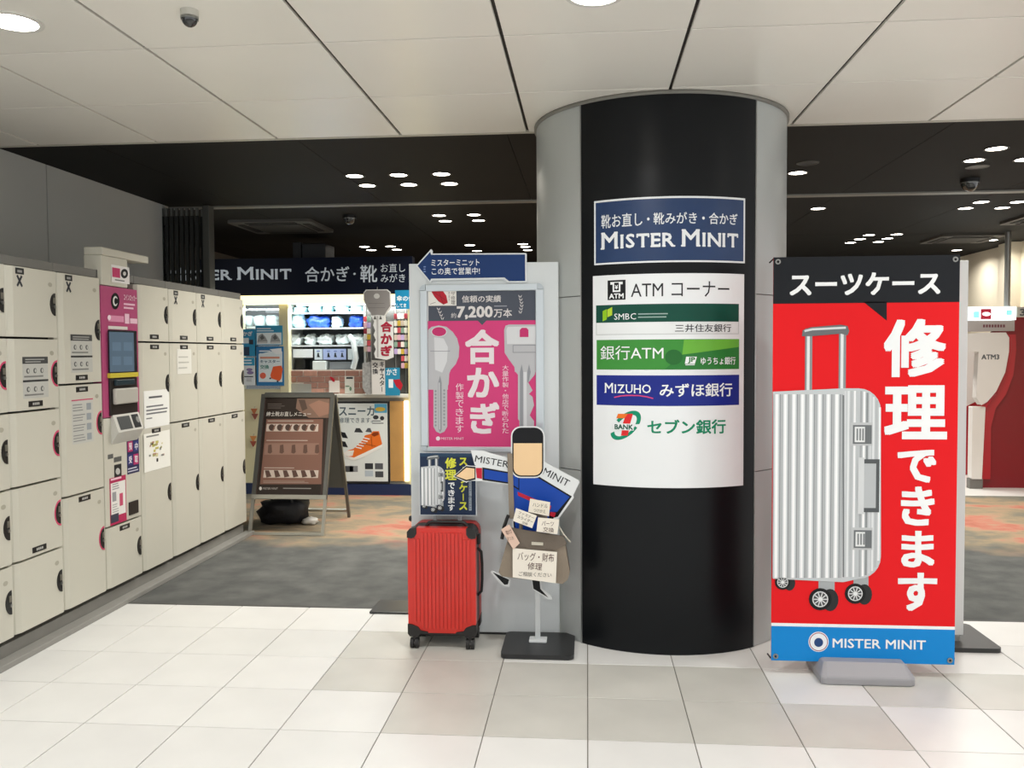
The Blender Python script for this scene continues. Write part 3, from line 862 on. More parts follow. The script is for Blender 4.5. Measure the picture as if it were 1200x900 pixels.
q = Print(KF, S); q.text('コインロッカー', 157, 250, 226, 282, ink('#efd9e2'), 1, 0.01); q.bars(157, 292, 226, 330, 2, ink('#e6c0d0'), 1, .5)
q.rect(163, 350, 186, 402, ink('#e6c0d0'), 1); q.rect(190, 375, 228, 402, ink('#e6c0d0'), 1); q.rect(75, 360, 158, 392, ink('#d98fae'), 1); q.ell(80, 370, 9, 14, ink('#f0dbe4'), 2); q.bars(75, 412, 205, 432, 1, ink('#dcd9d2'), 1, .8)
q.build('lettering', kt)
MB().box(LX - 0.0, LX + .02, *sorted((KF.px(110 + 72 / 4.5, 440)[0], KF.px(110 + 222 / 4.5, 440)[0])), KF.px(145, 290 + 684 / 4.5)[1], KF.px(145, 290 + 660 / 4.5)[1], mat('yellow_strip', '#c9b93c', 0.4)).build('yellow_strip', kt)
ya, yb = KF.px(110 + 78 / 4.5, 450)[0], KF.px(110 + 222 / 4.5, 450)[0]
zt, zb = KF.px(145, 290 + 686 / 4.5)[1], KF.px(145, 290 + 880 / 4.5)[1]
MB().box(LX, LX + .012, ya, yb, zb, zt, mat('slot_dark', '#1d1716', 0.4)).build('note_slot_panel', kt, bevel=.003)
MB().box(LX + .012, LX + .035, ya + .02, yb - .03, zb + (zt - zb) * .30, zb + (zt - zb) * .72, mat('slot_ledge', '#b7b4aa', 0.4)).build('note_slot', kt, bevel=.008)
MB().box(LX + .012, LX + .03, ya + .04, yb - .06, zb + (zt - zb) * .80, zb + (zt - zb) * .95, mat('card_reader', '#23343c', 0.3)).build('card_reader', kt, bevel=.003)
# coin chute and key pad wedge
wf = Plane((LX, 0, 0), (0, 1, 0), (0, 0, 1))
ya, yb = wf.px(110 + 82 / 4.09, 500)[0], wf.px(110 + 206 / 4.09, 500)[0]
zt, zb = 1.115, 0.965
b = MB(); b.add([(LX, ya, zb - .02), (LX, yb, zb - .02), (LX + .045, yb, zb + .05), (LX + .045, ya, zb + .05), (LX, ya, zt), (LX, yb, zt), (LX + .012, yb, zt), (LX + .012, ya, zt)],
                [(0, 1, 2, 3), (3, 2, 6, 7), (7, 6, 5, 4), (0, 3, 7, 4), (1, 5, 6, 2), (0, 4, 5, 1)], mat('wedge_white', '#cbc9c1', 0.4)); wd = b.build('coin_unit', kt)
n = Vector((.075 - .03, 0, 0)); 
wpl = Plane((LX + .0455, 0, zb + .05), (0, 1, 0), Vector((-.033, 0, zt - zb - .05)))
q = Print(wpl, raw=True); q.rect(ya + .03, .012, ya + .17, .092, ink('#4b4d4d'), 1); q.rect(ya + .19, .012, yb - .02, .095, ink('#26282a'), 1); q.ell(ya + .25, .06, .02, .02, ink('#8c8c88'), 2, 10); q.build('keypad', wd)
S2 = (110, 480, 4.09)
q = Print(wf, S2)
q.rect(158, 138, 216, 305, ink('#2a2c55'), 1)
for i, (x, y, t_) in enumerate(((161, 152, '預'), (189, 150, '中'), (161, 215, '受'), (189, 212, '取'))):
    q.rect(x, y, x + 24, y + 50, ink('#b8386c' if i in (0, 3) else '#3a3f78'), 2); q.text(t_, x + 5, y + 8, x + 20, y + 42, ink('#e9e4e8'), 3, .02)
q.bars(162, 275, 212, 300, 2, ink('#c8c8d4'), 2); q.build('sticker', kt, label='navy and pink sticker of four squares')
q = Print(wf, S2); q.rect(76, 320, 155, 545, ink('#b42a57'), 1); q.rect(81, 345, 151, 505, ink('#e8e5e0'), 2); q.bars(80, 322, 150, 342, 1, ink('#e9c3d0'), 2)
q.rect(87, 395, 106, 440, ink('#9a9a9c'), 3); q.bars(87, 352, 120, 385, 3, ink('#9a9a9c'), 3); q.rect(122, 400, 138, 460, ink('#c44a6c'), 3); q.rect(80, 500, 118, 540, ink('#3a3c4e'), 3); q.bars(88, 450, 118, 495, 4, ink('#b0b0ae'), 3)
q.build('sticker', kt, label='white sticker with crimson border')
q = Print(wf, S2); q.rect(97, 262, 132, 322, ink('#24282a'), 1); q.ell(114, 296, 11, 16, ink('#b9b9b4'), 2, 12); q.rect(66, 214, 92, 236, ink('#5c5d5b'), 1); q.rect(95, 226, 132, 250, ink('#5c5d5b'), 1); q.build('sticker', kt, label='small black lock stickers')
b = MB(); bb = Print(wf, S2).bbox(167, 438, 210, 500); b.prism(wf, [(bb[0], bb[1]), (bb[2], bb[1]), (bb[2], bb[3]), (bb[0], bb[3])], 0, .006, M_black); b.build('coin_return', kt, bevel=.002)
# header bracket
yh0, yh1 = ky0 + 0.01, ky0 + 0.29
hb = MB(); hb.box(LX - .10, LX + .004, yh0, yh1, 1.862, 2.03, M_lock); hd = hb.build('header_box', kt, bevel=.004)
hf = Plane((LX + .005, 0, 0), (0, 1, 0), (0, 0, 1))
q = Print(hf, S); q.rect(92, 98, 187, 188, ink('#e7e4e2'), 1); q.rect(96, 108, 137, 158, ink('#c4436f'), 2); q.ell(160, 138, 19, 25, ink('#1a1b1d'), 2); q.ell(160, 138, 8, 11, ink('#d6d6d2'), 3); q.bars(110, 168, 170, 182, 1, ink('#777777'), 2); 
q.build('sign_face', hd)
hb = MB(); hb.box(LX - .10, LX + .012, yh0, yh1 + .24, 2.03, 2.075, M_lock); hb.build('lamp_hood', kt, bevel=.006)

# ================================================================== folding gate parked at the end of the wall
M_gate = mat('gate_bar', '#3b3d3c', 0.4, 0.6)
gt = thing('folding_gate', 'folded dark metal bar gate parked beside the grey wall', 'gate', (-3.3, 6.98, 0))
for k in range(18):
    x = -3.54 + k * 0.0215; y = 6.945 + 0.05 * (k % 2)
    br = MB().box(x - .0125, x + .0125, y - .012, y + .012, 0.02, H - .10, M_gate).build('bar', gt)
    MB().box(x - .009, x + .009, y - .012, y + .012, H - .099, H - .035, mat('gate_roller', '#7b7c79', 0.35, 0.6)).build('roller', br)
for z in (0.3, 0.9, 1.5, 2.1, 2.5):
    for k in range(17):
        x = -3.54 + k * 0.0215
        MB().tube([(x, 6.945 + .05 * (k % 2), z), (x + .0215, 6.945 + .05 * ((k + 1) % 2), z + .05)], .005, M_gate, 6).build('link', gt)
MB().box(-3.155, -3.098, 6.95, 7.05, 0.0, H - .014, mat('gate_post', '#585955', 0.4, 0.4)).build('lock_post', gt, bevel=.004)
# ================================================================== display panel beside the pillar, with its posters
M_board = mat('display_board', '#d3d8d9', 0.4, var=0.015, scale=2)
PF = facing(4.440)
pn = thing('display_panel', 'tall pale grey display board leaning room against the pillar', 'display board', (-0.53, 4.455, 0))
pn['label'] = 'tall pale grey display board standing against the left of the pillar'
xa, xb = PF.px(481, 500)[0], PF.px(655, 500)[0]
ztop = PF.px(570, 308)[1]
MB().box(xa, xb, 4.440, 4.464, 0.012, ztop, M_board).build('board', pn, bevel=0.003)
MB().box(xa + .02, xb - .02, 4.445, 4.462, 0.0, 0.012, mat('board_foot', '#2b2b2a', 0.5)).build('foot_rail', pn)
MB().box(-1.225, -0.5, 4.75, 4.985, 0.001, 0.012, mat('plate_dark', '#3a3b3a', 0.35, 0.5)).build('base_plate', pn, bevel=.003)
MB().box(-0.80, -0.76, 4.464, 4.86, 0.012, 0.05, M_alu).box(-0.80, -0.76, 4.464, 4.50, 0.012, 1.2, M_alu).build('support', pn)
MB().lathe((xa - .004, 4.452, PF.px(480, 608)[1]), [(0.0, -.016), (.011, -.012), (.013, 0), (.011, .012), (0, .016)], M_black, 12).build('knob', pn)
# --- pink key poster in a snap frame
FQ = facing(4.437)
sf = thing('poster_frame', 'silver snap frame with pink key-cutting poster on the display board', 'poster', (-0.54, 4.437, 0.94))
c1 = (470, 280, 6.0); c2_ = (470, 400, 6.0)
q0 = Print(FQ); bb = q0.bbox(493, 332.8, 637.5, 529.5); bi = q0.bbox(501.7, 341, 628, 524)
M_snap = mat('snap_frame', '#c8d0d4', 0.3, 0.5)
for (x0, x1, z0, z1) in ((bb[0], bi[0], bb[1] + .03, bb[3] - .03), (bi[2], bb[2], bb[1] + .03, bb[3] - .03), (bb[0] + .03, bb[2] - .03, bi[3], bb[3]), (bb[0] + .03, bb[2] - .03, bb[1], bi[1])):
    MB().box(x0, x1, 4.422, 4.4395, z0, z1, M_snap).build('rail', sf, bevel=.004)
for cx, cz, t0 in ((bb[2] - .03, bb[3] - .03, 0), (bb[0] + .03, bb[3] - .03, 90), (bb[0] + .03, bb[1] + .03, 180), (bb[2] - .03, bb[1] + .03, 270)):
    o_ = [(cx + .03 * math.cos(math.radians(t0 + 90 * k / 6)), cz + .03 * math.sin(math.radians(t0 + 90 * k / 6))) for k in range(7)]
    sx = 1 if math.cos(math.radians(t0 + 45)) > 0 else -1; sz = 1 if math.sin(math.radians(t0 + 45)) > 0 else -1
    wx = (bi[0] - bb[0]); wz = (bb[3] - bi[3]) if sz > 0 else (bi[1] - bb[1])
    b = MB(); b.prism(FQ, o_ + [(cx, cz)], -.0025, .0155, mat('snap_corner', '#b4bcc0', 0.3, 0.6)); b.build('corner', sf)
MB().box(bi[0] - .004, bi[2] + .004, 4.433, 4.4395, bi[1] - .004, bi[3] + .004, mat('poster_paper', '#e8e8e8', 0.4)).build('backing', sf)
FP = facing(4.433)
pk = ink('#cf3d78', .25); pk2 = ink('#c12f6a', .25); slate = ink('#4a4f5a', .25); lt = ink('#d9d5d3', .25); silver = ink('#b9b9bc', .25); silver2 = ink('#8f9196', .25); silver3 = ink('#d3d4d6', .25)
p = Print(FP, c1)
a = Print(FP)
a.rect(502, 341, 628, 375.8, slate, 1); a.rect(502, 375.8, 628, 523.5, pk, 1)
a.build('poster_ground', sf, label='slate and pink poster ground')
p.poly([(540, 575), (600, 575), (570, 606)], slate, 2)
p.text('信頼の実績', 428, 397, 703, 446, lt, 2, .012); p.text('約', 352, 520, 388, 556, lt, 2); p.text('7,200', 392, 472, 645, 565, lt, 2, .03); p.text('万本', 652, 490, 780, 552, lt, 2, .012)
p.bars(655, 466, 780, 480, 1, ink('#9a9da4'), 2)
for (x, y, sx, sy, k) in ((850, 400, 8, 1, 6), (290, 488, -8, 1, 4)):
    for i in range(k):
        yy = y + i * 22; xx = x - sx * abs(i - k * .45) * .6 if sx > 0 else x - 26 + i * 9
        p.poly([(xx - 14, yy - 8), (xx - 2, yy + 4), (xx - 4, yy + 16)], lt, 2); p.poly([(xx + 14, yy - 6), (xx + 2, yy + 4), (xx + 2, yy + 18)], lt, 2)
p.build('lettering', sf, label='pale heading lettering')
p = Print(FP, c1); p.text('合', 450, 637, 690, 880, ink('#e6dcdf'), 2, .032)
p.cr = c2_; p.text('か', 465, 185, 690, 395, ink('#e6dcdf'), 2, .032); p.text('ぎ', 485, 428, 692, 650, ink('#e6dcdf'), 2, .032)
p.vtext('作製できます', 384, 292, 440, 645, ink('#ecd3dc'), 2); p.vtext('大量作製・他店で断られた', 712, 165, 756, 648, ink('#ecd3dc'), 2)
p.ell(260, 683, 15, 15, ink('#ecdfe4'), 2, 14); p.text('MISTER MINIT', 282, 675, 442, 692, ink('#ecd3dc'), 2)
p.build('lettering', sf, label='large white Japanese lettering')
# left key: oval bow, long blade with dimples
p = Print(FP, c1)
bow = [(190, 640), (215, 618), (265, 608), (320, 618), (365, 655), (395, 700), (410, 760), (405, 830), (385, 880), (350, 920), (335, 960), (330, 1030), (330, 1060), (190, 1060), (190, 900)]
p.poly(bow, silver, 2); p.poly([(232, 690), (300, 700), (330, 760), (325, 860), (290, 940), (240, 920)], silver3, 3); p.rect(205, 787, 345, 791, silver2, 4)
p.ell(268, 652, 56, 38, silver3, 4); p.ell(268, 652, 50, 32, pk2, 5)
p.cr = c2_
p.poly([(197, 220), (340, 220), (335, 300), (325, 330), (325, 600), (305, 635), (275, 648), (248, 635), (228, 600), (228, 330), (212, 300)], silver, 3)
p.poly([(262, 290), (275, 240), (286, 290), (286, 620), (275, 640), (264, 620)], silver2, 4); p.rect(268, 290, 274, 620, silver3, 5)
for i in range(11):
    p.ell(244, 350 + i * 24, 7, 8, silver2, 5, 8); p.ell(304, 345 + i * 24, 7, 8, silver2, 5, 8)
p.build('printed_key', sf, label='silver dimple key')
p = Print(FP, c1)
p.poly([(725, 640), (735, 610), (760, 602), (946, 602), (946, 935), (800, 935), (797, 900), (760, 850), (728, 800)], silver, 2)
p.poly([(740, 640), (750, 618), (946, 614), (946, 740), (745, 740)], silver3, 3); p.rect(785, 745, 946, 750, silver2, 4); p.rect(785, 795, 946, 800, silver2, 4); p.rect(785, 750, 790, 795, silver2, 4)
p.poly([(835, 640), (850, 625), (882, 625), (896, 640), (896, 690), (835, 690)], pk2, 5)
p.cr = c2_
p.poly([(797, 205), (946, 205), (940, 235), (918, 262), (895, 290), (925, 345), (900, 370), (925, 390), (935, 450), (905, 520), (935, 560), (935, 605), (832, 605), (832, 560), (822, 545), (822, 235)], silver, 3)
p.poly([(836, 215), (848, 160), (858, 215), (858, 600), (836, 600)], silver2, 4); p.rect(862, 215, 884, 600, silver3, 4); p.poly([(888, 215), (900, 160), (912, 215), (896, 290), (888, 290)], silver2, 4)
p.build('printed_key', sf, label='silver notched key')
us = Print(FP, c1); us.rect(193, 333, 390, 470, ink('#e4e1da'), 8)
us.poly([(215, 345), (255, 335), (290, 360), (320, 400), (330, 450), (300, 462), (265, 440), (235, 405), (217, 375)], ink('#b3202f'), 9); us.line([(255, 337), (300, 462)], 3, ink('#7c1420'), 10); us.line([(218, 365), (328, 440)], 3, ink('#7c1420'), 10)
us.vtext('カサ修理', 352, 338, 382, 462, ink('#4a4340'), 9); us.vtext('できます', 334, 348, 346, 440, ink('#8a817c'), 9); us.line([(205, 460), (245, 445)], 3, ink('#7d7872'), 9)
us.build('umbrella_sticker', sf, label='white sticker with a red folding umbrella')

# --- arrow sign on top of the board
ar = thing('arrow_sign', 'navy arrow sign pointing left on top of the display board', 'sign', (-0.56, 4.43, 1.86))
FA = facing(4.436); q0 = Print(FA, c1)
outl = [q0.P(x, y) for x, y in ((106, 190), (212, 72), (224, 84), (222, 104), (878, 100), (884, 108), (884, 300), (876, 308), (752, 308), (720, 284), (222, 292), (206, 312))]
MB().prism(FA, outl, 0, 0.006, mat('arrow_white', '#dde1e3', 0.4)).build('board', ar)
navy = ink('#17366a')
q = Print(FA, c1, base=0.006)
q.poly([(118, 190), (206, 92), (213, 112), (872, 110), (874, 296), (760, 298), (728, 272), (213, 280), (205, 296)], navy, 1)
q.build('panel_face', ar)
q = Print(FA, c1, base=0.006)
q.text('ミスターミニット', 215, 143, 552, 192, wht, 2, .006); q.text('この奥で営業中!', 217, 202, 555, 252, wht, 2, .006); q.bars(160, 190, 176, 240, 3, ink('#7d95c4'), 2)
q.build('lettering', ar)

# ================================================================== red suitcase
FS = facing(4.205)
M_red = mat('suitcase_red', '#cf2416', 0.32, var=0.02, scale=9, coat=0.3)
M_redd = mat('suitcase_red_rear', '#b31f16', 0.4)
M_sblk = mat('suitcase_black', '#161413', 0.45)
q0 = Print(FS); bb = q0.bbox(478, 619, 557.5, 742)
A0, B0, A1, B1 = bb
sc = thing('suitcase', 'red ribbed hard-shell suitcase with black corners on four wheels', 'suitcase', ((A0 + A1) / 2, 4.31, 0))
b = MB(); b.prism(FS, rrect(A0, B0, A1, B1, .045), -.048, -.001, M_red); b.build('front_shell', sc, bevel=.016, seg=3)
b = MB(); b.prism(FS, rrect(A0 + .002, B0 + .002, A1 - .002, B1 - .002, .043), -.15, -.047, M_sblk); b.build('zipper_band', sc)
b = MB(); b.prism(FS, rrect(A0, B0, A1, B1, .045), -.218, -.149, M_redd); b.build('rear_shell', sc, bevel=.02, seg=3)
b = MB(); nr = 15; wv = (A1 - A0 - .05) / nr
for k in range(nr):
    x = A0 + .025 + wv * (k + .5)
    e = .055 if (k < 2 or k > nr - 3) else .022
    b.prism(FS, [(x - wv * .34, B0 + e + .0), (x + wv * .34, B0 + e + .0), (x + wv * .34, B1 - e), (x - wv * .34, B1 - e)], -.003, .006, M_red)
b.build('ribs', sc, bevel=.003, seg=2)
for cx, s in ((A0, 1), (A1, -1)):
    g = [(cx - s * .002, B1 + .002 - .05), (cx - s * .002, B1 - .02), (cx + s * .012, B1 - .003), (cx + s * .035, B1 + .002), (cx + s * .045, B1 + .002), (cx + s * .045, B1 - .03), (cx + s * .035, B1 - .046), (cx + s * .02, B1 - .052)]
    MB().prism(FS, g, -.05, .006, M_sblk).build('corner_guard', sc, bevel=.006)
    g = [(cx - s * .002, B0 + .045), (cx - s * .002, B0 - .004), (cx + s * .008, B0 - .018), (cx + s * .05, B0 - .018), (cx + s * .062, B0 - .004), (cx + s * .1, B0 - .002), (cx + s * .1, B0 + .006), (cx + s * .062, B0 + .012), (cx + s * .05, B0 + .03), (cx + s * .02, B0 + .042)]
    MB().prism(FS, g, -.06, .006, M_sblk).build('corner_guard', sc, bevel=.005)
    g2 = [(x_, z_) for x_, z_ in g]
    MB().prism(FS, g2, -.215, -.16, M_sblk).build('corner_guard', sc, bevel=.005)
    for dy in (.012, .19):
        wx = cx + s * .03; r = 0.026
        wh = MB(); 
        for o2 in (-.012, .012): wh.disc((wx + o2 - .008, 4.205 + dy, r), r, (1, 0, 0), .016, mat('wheel_rubber', '#1e1d1c', 0.5), 18)
        w_ = wh.build('wheel', sc)
        hb_ = MB(); hb_.disc((wx - .0215, 4.205 + dy, r), r * .55, (1, 0, 0), .043, mat('wheel_hub', '#55534f', 0.4), 14); hb_.build('hub', w_)
        MB().box(wx - .008, wx + .008, 4.205 + dy - .012, 4.205 + dy + .012, r * 1.1, B0 - .008, M_sblk).build('caster_fork', sc)
MB().box(A0 + .03, A1 - .03, 4.225, 4.41, B0 - .022, B0 + .006, M_sblk).build('underside', sc, bevel=.008)
hx0, hx1 = Print(FS).P(497, 618)[0], Print(FS).P(546, 618)[0]
MB().tube([(hx0, 4.26, B1 - .006), (hx0 + .012, 4.26, B1 + .014), (hx0 + .03, 4.26, B1 + .02), (hx1 - .03, 4.26, B1 + .02), (hx1 - .012, 4.26, B1 + .014), (hx1, 4.26, B1 - .006)], .009, M_sblk, 8).build('carry_handle', sc)
MB().tube([(A1 - .002, 4.29, B0 + .17), (A1 + .018, 4.29, B0 + .19), (A1 + .022, 4.29, B0 + .25), (A1 + .022, 4.29, B0 + .33), (A1 + .018, 4.29, B0 + .39), (A1 - .002, 4.29, B0 + .41)], .007, M_sblk, 8).build('side_handle', sc)
MB().box(A1 - .004, A1 + .014, 4.27, 4.31, B0 + .43, B0 + .48, M_sblk).build('lock', sc, bevel=.004)
for zz in (B0 + .10, B0 + .42):
    MB().box(A0 - .012, A0 + .004, 4.29, 4.33, zz, zz + .05, M_sblk).build('side_foot', sc, bevel=.005)
FT = facing(4.375)
for px_ in (509.8, 539):
    x = FT.px(px_, 610)[0]
    MB().box(x - .010, x + .010, 4.368, 4.382, B1 - .05, 0.92, mat('handle_tube', '#b5babc', 0.3, 0.7)).build('telescopic_pole', sc, bevel=.003)
x0, x1 = FT.px(509.8, 610)[0], FT.px(539, 610)[0]
MB().box(x0 - .02, x1 + .02, 4.362, 4.388, 0.92, 0.95, M_sblk).build('pull_grip', sc, bevel=.008)
# --- poster hung on the suitcase handle
FH = facing(4.356); cS = (470, 520, 7.5)
ps = thing('suitcase_poster', 'navy suitcase-repair poster with yellow lettering above the red suitcase', 'poster', (FH.px(525, 604)[0], 4.358, FH.px(525, 604)[1]))
bb = Print(FH).bbox(491.5, 530.5, 558.5, 604)
MB().box(bb[0], bb[2], 4.356, 4.361, bb[1], bb[3], mat('poster_white', '#dfe5e8', 0.4)).build('board', ps)
nv = ink('#1f2f4a', .3); yl = ink('#dfe14a', .3)
q = Print(FH, cS); q.rect(167, 82, 656, 625, nv, 1); q.rect(167, 82, 656, 115, ink('#26405a', .3), 2); q.build('panel_face', ps)
q = Print(FH, cS)
q.text('修', 388, 122, 486, 216, yl, 3, .03); q.text('理', 388, 228, 486, 318, yl, 3, .03); q.vtext('できます', 414, 336, 472, 592, wht, 3, .02); q.vtext('スーツケース', 512, 118, 582, 586, yl, 3, .03); q.rect(597, 330, 619, 462, ink('#aeb9c4'), 3); q.rect(597, 468, 619, 586, ink('#aeb9c4'), 3)
q.bars(601, 335, 615, 580, 22, nv, 4)
q.build('lettering', ps)
def printed_case(q, x0, x1, y0, y1, xs, L=2, hx=None, hy=None, wheels=(), k=1.0, latch=()):
    """silver ribbed suitcase picture: front face x0..xs, side xs..x1"""
    g = ['#a9adaf', '#d3d6d8', '#f1f2f3', '#fafafa', '#e3e6e7', '#c2c6c8', '#8f9395', '#b9bdbf']
    if hx:
        for hxx in hx:
            q.rect(hxx - 4.2 * k, hy + 3 * k, hxx + 4.2 * k, y0 + 4 * k, ink('#8b8f91'), L); q.rect(hxx - 2.2 * k, hy + 3 * k, hxx + 1.2 * k, y0 + 4 * k, ink('#e3e6e7'), L + 1)
        q.poly([(hx[0] - 8 * k, hy + 12 * k), (hx[0] - 7 * k, hy + 5 * k), (hx[0] + 2 * k, hy + 1.5 * k), (hx[1] - 2 * k, hy - 1.5 * k), (hx[1] + 6 * k, hy), (hx[1] + 8 * k, hy + 6 * k), (hx[1] + 6 * k, hy + 11 * k), (hx[1] - 2 * k, hy + 9 * k), (hx[0] + 3 * k, hy + 12 * k)], ink('#6b6f71'), L + 2)
        q.line([(hx[0] - 5 * k, hy + 6 * k), (hx[0] + 4 * k, hy + 4 * k), (hx[1] + 4 * k, hy + 2 * k)], 2.5 * k, ink('#d7dadb'), L + 3)
    for (wx, wy, wr) in wheels:
        q.rect(wx - 2 * k, wy - wr - 8 * k, wx + wr * 1.3, wy, ink('#a7abad'), L)
        q.ell(wx + wr * .9, wy + 1, wr * .75, wr, ink('#2a2b2c'), L + 1); q.ell(wx, wy, wr * 1.02, wr, ink('#151617'), L + 2); q.ell(wx, wy, wr * .72, wr * .72, ink('#d9dbdb'), L + 3); q.ell(wx, wy, wr * .62, wr * .62, ink('#4c4e50'), L + 4)
        for j in range(5):
            an = j * PI / 5; q.line([(wx - wr * .6 * math.cos(an), wy - wr * .6 * math.sin(an)), (wx + wr * .6 * math.cos(an), wy + wr * .6 * math.sin(an))], wr * .1, ink('#d9dbdb'), L + 5)
        q.ell(wx, wy, wr * .2, wr * .2, ink('#e8eaea'), L + 6, 10)
    r = 26 * k
    body = [(x0, y0 + 4 * k), (xs, y0)] + [(x1 - r + r * math.sin(t), y0 + r - r * math.cos(t)) for t in [PI / 2 * i / 6 for i in range(7)]] + [(x1, y1 - r)] + [(x1 - r + r * math.cos(t), y1 - r + r * math.sin(t)) for t in [PI / 2 * i / 6 for i in range(7)]] + [(xs, y1 + 4 * k), (x0, y1)]
    q.poly(body, ink('#c6cacc'), L + 3)
    n = max(8, int((xs - x0) / (1.25 * k)))
    for i in range(n):
        xa_ = x0 + (xs - x0) * i / n; xb_ = x0 + (xs - x0) * (i + 1.0) / n
        t_ = 1 - i / n
        q.rect(xa_, y0 + 7 * k, xb_, y1 - 1 * k, ink(g[i % 8]), L + 4)
    n = max(5, int((x1 - xs) / (3.4 * k)))
    for i in range(n):
        xa_ = xs + (x1 - xs) * (i + .1) / n; xb_ = xs + (x1 - xs) * (i + .75) / n
        dd = max(0, xb_ - (x1 - r)) / r; off = r * (1 - math.sqrt(max(0, 1 - min(1, dd) ** 2)))
        q.rect(xa_, y0 + 3 * k + off, xb_, y1 - 2 * k - off, ink(g[(i * 3 + 1) % 8]), L + 4)
    q.line([(xs, y0 + 8 * k), (xs, y1 - 2 * k)], 2 * k, ink('#7b7f81'), L + 5)
    for (lx0, ly0, lx1, ly1, kind) in latch:
        if kind == 'lock':
            q.rect(lx0, ly0, lx1, ly1, ink('#c4c7c8'), L + 6); q.rect(lx0 + 3 * k, ly0 + 3 * k, lx1 - 1 * k, ly1 - 2 * k, ink('#6e7274'), L + 7); q.rect(lx0 + 5 * k, ly0 + 5 * k, lx1 - 9 * k, ly1 - 4 * k, ink('#e9ebeb'), L + 8)
            for j in range(3): q.rect(lx0 + 7 * k + j * 3.4 * k, ly0 + 7 * k, lx0 + 9 * k + j * 3.4 * k, ly1 - 6 * k, ink('#85898b'), L + 9)
        else:
            q.rect(lx0, ly0, lx1, ly1, ink('#55595b'), L + 6); q.rect(lx0 + 3 * k, ly0 + 5 * k, lx1 - 4 * k, ly1 - 5 * k, ink('#b9bdbf'), L + 7); q.rect(lx0 - 3 * k, ly0 - 2 * k, lx0 + 4 * k, ly1 + 2 * k, ink('#d3d6d7'), L + 8)
q = Print(FH)
K = 0.42
printed_case(q, 493.5, 521.5, 545.5, 592, 509, 3, (503.5, 511.5), 533.5, ((507.5, 597, 3.2), (515.5, 595, 3.2), (497, 593, 2.6)), K, ((513, 553, 519.5, 559, 'lock'), (515, 564, 519.5, 576, 'h'), (513, 579, 519.5, 585, 'lock')))
q.build('printed_suitcase', ps)

# ================================================================== cut-out board on a pole, bag and price cards hung on it
FB = facing(4.262); cB = (470, 490, 5.4545)
sd = thing('standee', 'blue and cream cut-out sign board on a pole with a black floor plate', 'sign', (-0.25, 4.26, 0))
M_cut = mat('cutout_white', '#e3e6e6', 0.4)
bb = (-0.425, 4.085, -0.068, 4.425)
fz = Plane((0, 0, 0), (1, 0, 0), (0, 1, 0))
MB().prism(fz, rrect(-0.418, 4.085, -0.066, 4.425, .03), 0.004, 0.024, mat('standee_plate', '#232425', 0.4, var=.08, scale=6)).build('floor_plate', sd, bevel=.004)
for x in (-.38, -.10):
    for y in (4.12, 4.39): MB().disc((x, y, 0), .014, (0, 0, 1), .005, M_black, 10).build('foot', sd)
MB().box(-0.292, -0.204, 4.255, 4.325, .024, .036, mat('pole_mount', '#d7dadb', 0.35)).build('pole_mount', sd, bevel=.003)
MB().box(-0.262, -0.236, 4.275, 4.287, .036, 0.86, mat('pole_white', '#cfd3d4', 0.35, .2)).build('pole', sd, bevel=.002)
def cut(name, pts, d=.0, label=None, th=.006):
    q0 = Print(FB, cB)
    o = MB().prism(FB, [q0.P(*p_) for p_ in pts], d - th, d, M_cut).build(name, sd, label=label)
    return o
blue = ink('#1747a8'); outl_ = ink('#101114'); cream = ink('#f0cd9f'); rd = ink('#c0243a')
# lettered strips
cut('strip', [(445, 205), (520, 208), (705, 262), (705, 350), (520, 318), (470, 300)], -.002)
q = Print(FB, cB); q.base = -.002
def slanted(q, t, x0, y0, x1, y1, hgt, m):
    gv, gf = glyphs(t, 0.0)
    xs = [p_[0] for p_ in gv]; ys = [p_[1] for p_ in gv]; mnx, mxx, mny, mxy = min(xs), max(xs), min(ys), max(ys)
    l = math.hypot(x1 - x0, y1 - y0); ux, uy = (x1 - x0) / l, (y1 - y0) / l
    vs = []
    for gx, gy in gv:
        u = (gx - mnx) / (mxx - mnx) * l; v = (gy - mny) / (mxy - mny) * hgt
        a_, b_ = q.P(x0 + ux * u + uy * v, y0 + uy * u - ux * v)
        vs.append(q.fr.pt(a_, b_, q.base + 2 * LAY))
    f0 = len(q.f); q.add(vs, gf, m); q.seg_.append((f0, len(q.f)))
slanted(q, 'MISTER', 470, 278, 684, 318, 42, ink('#26282c'))
q.build('lettering', sd)
cut('strip', [(880, 275), (900, 272), (1135, 398), (1140, 412), (1095, 505), (880, 380)], -.002)
q = Print(FB, cB); q.base = -.002
slanted(q, 'MINIT', 902, 355, 1062, 440, 44, ink('#26282c'))
q.build('lettering', sd)
# plain pointing arm board, body board and round-topped plaque in the sign's colours
cut('arrow_board', [(333, 372), (418, 300), (440, 305), (520, 308), (760, 350), (760, 470), (690, 425), (520, 402), (440, 400), (418, 412)], .001)
q = Print(FB, cB, base=.001)
q.poly([(520, 314), (756, 356), (756, 462), (690, 420), (520, 396)], outl_, 1); q.poly([(532, 326), (750, 364), (750, 448), (690, 410), (532, 386)], blue, 2)
q.poly([(478, 318), (518, 318), (518, 388), (484, 382)], rd, 2)
q.poly([(340, 371), (416, 306), (476, 312), (476, 392), (416, 404)], outl_, 1); q.poly([(352, 370), (418, 316), (470, 322), (470, 382), (418, 394)], cream, 2)
q.build('panel_face', sd)
cut('body_board', [(690, 415), (760, 345), (880, 360), (1100, 492), (1105, 508), (1010, 640), (985, 645), (940, 800), (720, 800)], .0)
q = Print(FB, cB, base=.0)
q.poly([(698, 420), (764, 354), (876, 370), (1092, 500), (1002, 630), (975, 636), (930, 780), (728, 780)], outl_, 1)
